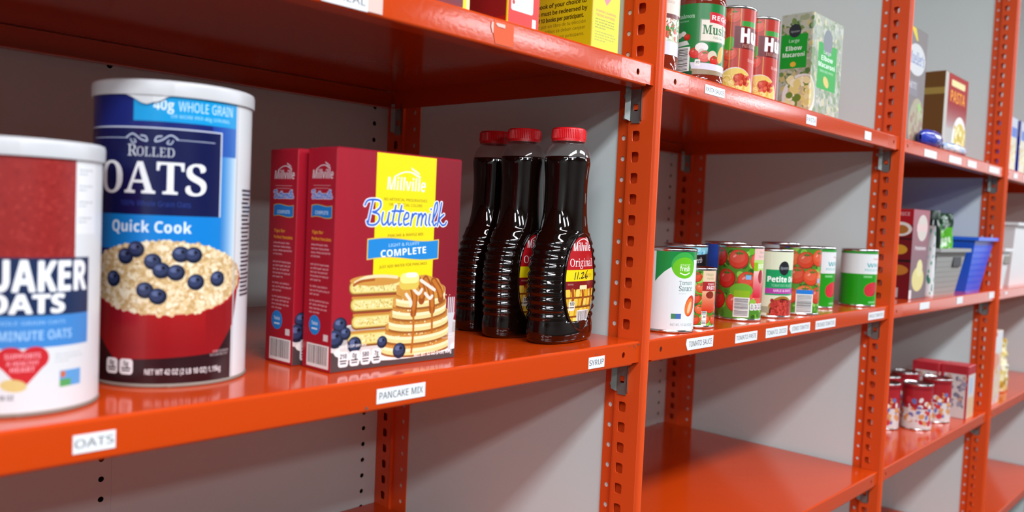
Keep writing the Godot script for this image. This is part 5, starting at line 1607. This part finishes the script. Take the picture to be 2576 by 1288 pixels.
func make_third_bay():
	# ---- top shelf
	var d := 2.0
	var w := 6.3
	var h := 9.8
	var b := board(d + w, h, 520, c8("827c7b"))
	b.ell(d + w * 0.6, h * 0.26, w * 0.36, h * 0.135, c8("cdd0d0"))
	b.text("Mueller's", d + w * 0.6, h * 0.3, 0.95, c8("3c5ca4"), {"f": "serif", "al": 0.5, "w": w * 0.62})
	b.poly([[d + w * 0.3, 0], [d + w * 0.5, 0], [d + w * 0.62, h * 0.1], [d + w * 0.55, h * 0.1]], c8("dcc83c"))
	b.rect(d, h * 0.44, w * 0.72, h * 0.13, c8("8a868c"))
	b.text("SPAGHETTI", d + w * 0.1, h * 0.51, 0.5, c8("d8dade"), {"w": w * 0.55})
	b.ell(d + w * 0.75, h * 0.83, w * 0.33, h * 0.25, c8("aaa48c"))
	b.ell(d + w * 0.85, h * 0.68, w * 0.1, h * 0.07, c8("9ac87c"))
	b.specks(d + w * 0.5, h * 0.6, w * 0.45, h * 0.4, 40, 0.15, 0.4, [c8("b4ae98"), c8("a49a78"), c8("a08478")], rng)
	carton("pasta_box", Vector3(40.9, RISE, -1.6 - d / 2), 0, w, h, d, dull(b.texture()), mat(c8("807c7a"), 0.6), d / (d + w), "tall grey pasta box with a white oval and blue name", "box")
	d = 1.8
	w = 7.4
	h = 7.6
	b = board(d + w, h, 520, c8("8a1a1c"))
	b.rect(0, 0, d, h, c8("6e4a22"))
	b.rect(0, h * 0.19, d, h * 0.08, c8("a48a44"))
	b.rect(d, 0, w * 0.13, h, c8("c0bcb4"))
	b.fade(d + w * 0.13, 0, w * 0.87, h * 0.36, c8("a81c16"), c8("9a1c1e"), false, 10)
	b.fade(d + w * 0.13, h * 0.36, w * 0.87, h * 0.3, c8("942428"), c8("b4a4a0"), false, 24)
	b.rect(d + w * 0.13, h * 0.66, w * 0.87, h * 0.34, c8("b8b4ae"))
	b.rrect(d + w * 0.26, h * 0.06, w * 0.6, h * 0.08, 0.2, c8("e8dca0"))
	b.text("PASTA", d + w * 0.57, h * 0.33, 1.05, c8("ee9a1c"), {"f": "sansb", "al": 0.5, "w": w * 0.64})
	b.ell(d + w * 0.72, h * 0.8, w * 0.32, h * 0.32, c8("e8e6e0"))
	b.ell(d + w * 0.75, h * 0.82, w * 0.26, h * 0.26, c8("d4c064"))
	b.specks(d + w * 0.5, h * 0.6, w * 0.48, h * 0.4, 60, 0.1, 0.4, [c8("e8dc9c"), c8("c8ac3c"), c8("f2ecc8")], rng)
	carton("pasta_box", Vector3(49.5 + w / 2, RISE, -1.5 - d / 2), 0, w, h, d, dull(b.texture()), mat(c8("7a3a1c"), 0.6), d / (d + w), "red pasta box with brown side and a bowl of noodles", "box")
	b = board(4, 4, 256, c8("e2e4e8"))
	b.rect(0, 0, 4, 4, c8("2a3ca8"))
	b.rect(0, 1.6, 4, 0.7, c8("8c90a8"))
	b.specks(0, 0, 4, 4, 60, 0.1, 0.4, [c8("3448b8"), c8("24349a")], rng)
	var blue_bag := printed(b.texture(), 0.2)
	var o := thing("food_pouch", Vector3(44.4, RISE + 0.82, -1.0), 0, "blue plastic food pouch lying before the grey pasta box", "pouch")
	var body := put(pouch_mesh(1.6, 5.2, 1.6, 4, false, 0.05), "bag", blue_bag, o)
	body.rotation = Vector3(0, 0, PI / 2)
	body.position = Vector3(2.6, 0, 0) * IN
	o = thing("food_pouch", Vector3(51.0, RISE + 0.53, -0.75), 0, "pale blue and white pouch lying before the red pasta box", "pouch")
	b = board(4, 4, 256, c8("d8dce2"))
	b.specks(0, 0, 4, 4, 90, 0.1, 0.5, [c8("7ca4d8"), c8("e8ecf0"), c8("b8c8dc"), c8("5c8ccc")], rng)
	body = put(pouch_mesh(0.95, 7.4, 1.0, 8, false, 0.06), "bag", printed(b.texture(), 0.2), o)
	body.rotation = Vector3(0, 0, PI / 2)
	body.position = Vector3(3.7, 0, 0) * IN
	# ---- middle shelf
	d = 2.3
	w = 4.4
	h = 7.7
	b = board(d + w, h, 520, c8("6c1018"))
	b.rect(0, 0, d, h * 0.17, c8("a81420"))
	b.text("RICE", d * 0.5, h * 0.07, 0.3, c8("d8a8a8"), {"f": "sansb", "w": d * 0.36})
	b.ell(d * 0.55, h * 0.22, d * 0.42, h * 0.08, c8("e0dcd4"))
	b.ell(d * 0.58, h * 0.225, d * 0.26, h * 0.05, c8("a86a2c"))
	b.ell(d * 0.55, h * 0.45, d * 0.3, h * 0.055, c8("c8962c"))
	b.ell(d * 0.5, h * 0.68, d * 0.42, h * 0.06, c8("b8762c"))
	b.rect(0, h * 0.32, d, h * 0.02, c8("3c0c10"))
	b.rect(0, h * 0.56, d, h * 0.03, c8("2c1012"))
	b.rect(d * 0.2, h * 0.88, d * 0.4, h * 0.11, c8("b8b4b4"))
	b.fade(d, 0, w, h, c8("a86c76"), c8("757173"), false, 30)
	b.ell(d + w * 0.58, h * 0.2, w * 0.32, h * 0.15, c8("cfc6bc"))
	b.rect(d + w * 0.24, h * 0.16, w * 0.66, h * 0.08, c8("dcc0bc"))
	b.text("Potatoes", d + w * 0.2, h * 0.45, 0.34, c8("dcd8d8"), {"f": "sansb", "w": w * 0.66})
	b.ell(d + w * 0.48, h * 0.78, w * 0.36, h * 0.14, c8("d8ce8c"))
	b.ell(d + w * 0.55, h * 0.66, w * 0.18, h * 0.1, c8("e0d8a0"))
	b.rect(d, h * 0.9, w * 0.14, h * 0.1, c8("dcdcdc"))
	carton("potato_box", Vector3(41.7 + w / 2, 0, -1.05 - d / 2), 0, w, h, d, dull(b.texture()), mat(c8("8a3a3c"), 0.6), d / (d + w), "dark red boxed potatoes with pinkish front beside the grey basket", "box")
	b = board(4, 6.4, 200, c8("e2e6e6"))
	b.specks(0, 0, 4, 6.4, 30, 0.1, 0.35, [c8("3c8a6c"), c8("c8d8e8"), c8("5ca880")], rng)
	o = thing("food_pouch", Vector3(46.95, 0, -1.2), 60, "narrow white pouch squeezed between boxed potatoes and grey basket", "pouch")
	put(pouch_mesh(1.3, 6.4, 1.0, 12, true, 0.03), "bag", printed(b.texture(), 0.25), o)
	var gray := mat(c8("9a9b96"), 0.5)
	basket("storage_basket", Vector3(0, 0, 0), Rect2(47.9, -8.6, 9.3, 7.9), Rect2(49.0, -7.9, 7.1, 6.6), 4.35, gray, Vector3(20, 9, 0.28), Vector3(16, 9, 0.28), "grey woven plastic basket with a dark label slot", mat(c8("32343a"), 0.5))
	var blue := mat(c8("2466ea"), 0.3)
	basket("storage_basket", Vector3(0, 0, 0), Rect2(58.6, -8.6, 7.2, 8.3), Rect2(59.6, -7.6, 5.2, 6.4), 5.5, blue, Vector3(12, 9, 0.36), Vector3(1, 1, 0.0), "bright blue plastic basket with slotted front")
	b = board(8, 7.4, 300, c8("5cb82c"))
	b.rect(0, 0, 8, 1.3, c8("24402c"))
	b.specks(0, 0, 8, 1.5, 60, 0.1, 0.4, [c8("14281c"), c8("3c6c44"), c8("5c9468")], rng)
	b.specks(0, 1.6, 8, 5.8, 120, 0.1, 0.6, [c8("6ccc34"), c8("4ca024"), c8("8cdc6c"), c8("d8f0d0")], rng)
	b.line([[3.6, 2.0], [4.2, 4.4], [4.0, 7.0]], 0.3, c8("d8f0d4"))
	o = thing("food_pouch", Vector3(55.0, 0.14, -3.3), facing(Vector3(55.0, 0, -3.3)), "green plastic pouch standing in the grey basket", "pouch")
	put(pouch_mesh(3.7, 7.6, 1.5, 21, true, 0.05), "bag", printed(b.texture(), 0.15), o)
	o = thing("dark_bottle", Vector3(51.9, 0.14, -2.5), 0, "dark green bottle standing behind the green pouch", "bottle")
	var st := begin()
	lathe(st, [[[0.001, 0.0], [0.75, 0.0], [0.82, 0.1], [0.82, 5.0], [0.78, 5.8], [0.6, 6.6], [0.5, 7.0]], [[0.5, 7.0], [0.001, 7.0]]], 32)
	put(done(st), "body", mat(c8("16241c"), 0.15), o)
	st = begin()
	lathe(st, [[[0.62, 6.9], [0.62, 7.7], [0.56, 7.76]], [[0.56, 7.76], [0.001, 7.76]]], 32)
	put(done(st), "cap", mat(c8("1c3428"), 0.4), o)
	# ---- lower shelf
	b = board(4.2, 4.1, 320, c8("a8242c"))
	b.rect(0, 0.1, 4.2, 0.3, c8("8c1420"))
	b.rect(0, 2.2, 4.2, 1.9, c8("d8d4d0"))
	b.specks(0, 1.2, 4.2, 2.4, 60, 0.1, 0.35, [c8("c83a3c"), c8("6a74b0"), c8("e8e4e0"), c8("d89a5c")], rng)
	var red_can := printed(b.texture(), 0.3)
	for q in [[57.9, -5.8, "red labelled can farthest back of the group below the grey basket"], [57.0, -2.5, "red labelled can standing in front of the small red and white boxes"], [52.0, -2.8, "red labelled can in front of the group below the baskets"], [49.6, -5.0, "red labelled can next to the post below the boxed potatoes"], [53.6, -6.3, "red labelled can behind the group below the baskets"]]:
		can("soup_can", Vector3(q[0], -RISE, q[1]), rng.randf_range(-60, 20), 1.34, 4.4, red_can, q[2], "red cans on the lower shelf")
	d = 2.6
	w = 2.6
	h = 5.4
	b = board(d + w, h, 320, c8("d8d2cc"))
	b.rect(0, 0, d + w, h * 0.16, c8("b0202c"))
	b.rect(0, 0, 0.3, h, c8("b0202c"))
	b.rect(d - 0.2, 0, 0.25, h, c8("b8343c"))
	b.specks(0.4, h * 0.2, d - 0.7, h * 0.6, 40, 0.1, 0.3, [c8("9a98a8"), c8("c8a08c"), c8("7c7888")], rng)
	b.rect(d + 0.5, h * 0.22, w * 0.5, h * 0.3, c8("b4c8dc"))
	b.rect(d + 0.2, h * 0.6, w * 0.9, h * 0.4, c8("e0bc94"))
	var rb := printed(b.texture(), 0.35)
	carton("small_carton", Vector3(60.9, -RISE, -4.4), 0, w, h, d, rb, mat(c8("c03038"), 0.4), 0.5, "small red and white carton behind its twin on the lower shelf", "box", "small red and white cartons")
	carton("small_carton", Vector3(61.4, -RISE, -1.75), 0, w, h, d, rb, mat(c8("c03038"), 0.4), 0.5, "small red and white carton in front of its twin on the lower shelf", "box", "small red and white cartons")
	can("soup_can", Vector3(65.0, -RISE, -3.6), 0, 1.34, 4.2, printed(noise_label(), 0.3), "white and blue can beside the small red and white cartons", "red cans on the lower shelf")

func noise_label() -> Texture2D:
	var b := board(4.2, 4.0, 200, c8("dcdfe2"))
	b.rect(0, 0, 4.2, 0.5, c8("2c4c5c"))
	b.specks(0, 0.6, 4.2, 3.0, 40, 0.1, 0.4, [c8("4c7cb8"), c8("e8ecee"), c8("b8c8d8")], rng)
	return b.texture()

# ------------------------------------------------------------------ fourth bay
func make_fourth_bay():
	var d := 2.6
	var w := 3.0
	var h := 5.9
	var b := board(d + w, h, 360, c8("2430a0"))
	b.rect(0, 0, d, h * 0.3, c8("5a5a9c"))
	b.rect(d, 0, w, h, c8("d8d4c0"))
	b.rect(d, 0, w, h * 0.2, c8("c8ccd8"))
	b.rect(d + w * 0.15, h * 0.18, w * 0.8, h * 0.18, c8("4c78d0"))
	b.specks(d, h * 0.4, w, h * 0.55, 60, 0.1, 0.4, [c8("e4dc9c"), c8("ece8c8"), c8("d8b878"), c8("e8e4dc")], rng)
	var pm := printed(b.texture(), 0.3)
	carton("noodle_box", Vector3(70.8 + w / 2, RISE, -0.6 - d / 2), 0, w, h, d, pm, mat(c8("3a3f98"), 0.4), d / (d + w), "blue and cream noodle box standing next to the far post", "box", "blue noodle boxes")
	carton("noodle_box", Vector3(75.4 + w / 2, RISE, -0.6 - d / 2), 0, w, h, d, pm, mat(c8("3a3f98"), 0.4), d / (d + w), "blue and cream noodle box beyond its twin", "box", "blue noodle boxes")
	var white := mat(c8("dfe0df"), 0.4)
	basket("storage_bin", Vector3(0, 0, 0), Rect2(77.4, -12.0, 12.0, 11.2), Rect2(78.6, -11.4, 9.6, 10.0), 7.4, white, Vector3(1, 1, 0), Vector3(1, 1, 0), "large white plastic bin with a blue tag", mat(c8("5a78c8"), 0.5))
	basket("storage_bin", Vector3(0, 0, 0), Rect2(69.6, -4.9, 3.6, 4.6), Rect2(70.1, -4.5, 2.6, 3.8), 4.4, white, Vector3(1, 1, 0), Vector3(1, 1, 0), "small white plastic bin beside the far post", mat(c8("8a8478"), 0.5))
	# lower shelf
	b = board(6.0, 8.0, 240, c8("e6cdb4"))
	b.rect(0, 0, 6, 2.4, c8("e2e2e2"))
	b.rect(2.0, 0, 1.5, 0.5, c8("c86a6a"))
	b.ell(3.0, 3.2, 2.0, 0.9, c8("e8a48c"))
	b.specks(0, 4, 6, 4, 40, 0.2, 0.5, [c8("ecdcc4"), c8("d8c0e0"), c8("e0b088")], rng)
	carton("cracker_box", Vector3(71.8, -RISE, -1.7), 0, 3.6, 8.2, 2.4, printed(b.texture(), 0.35), mat(c8("d8c4b0"), 0.4), 0.4, "cream and peach carton beside the yellow snack bag", "box")
	b = board(8, 6, 300, c8("cfae3c"))
	b.specks(0, 0, 8, 6, 260, 0.15, 0.6, [c8("dcc87c"), c8("b88a1c"), c8("e8dca8"), c8("c89a2c"), c8("ece8cc")], rng)
	var o := thing("snack_bag", Vector3(80.0, -RISE, -3.2), -20, "crumpled yellow snack bag leaning on the lower shelf", "bag")
	put(pouch_mesh(6.2, 6.4, 3.2, 33, true, 0.12), "bag", printed(b.texture(), 0.18), o)
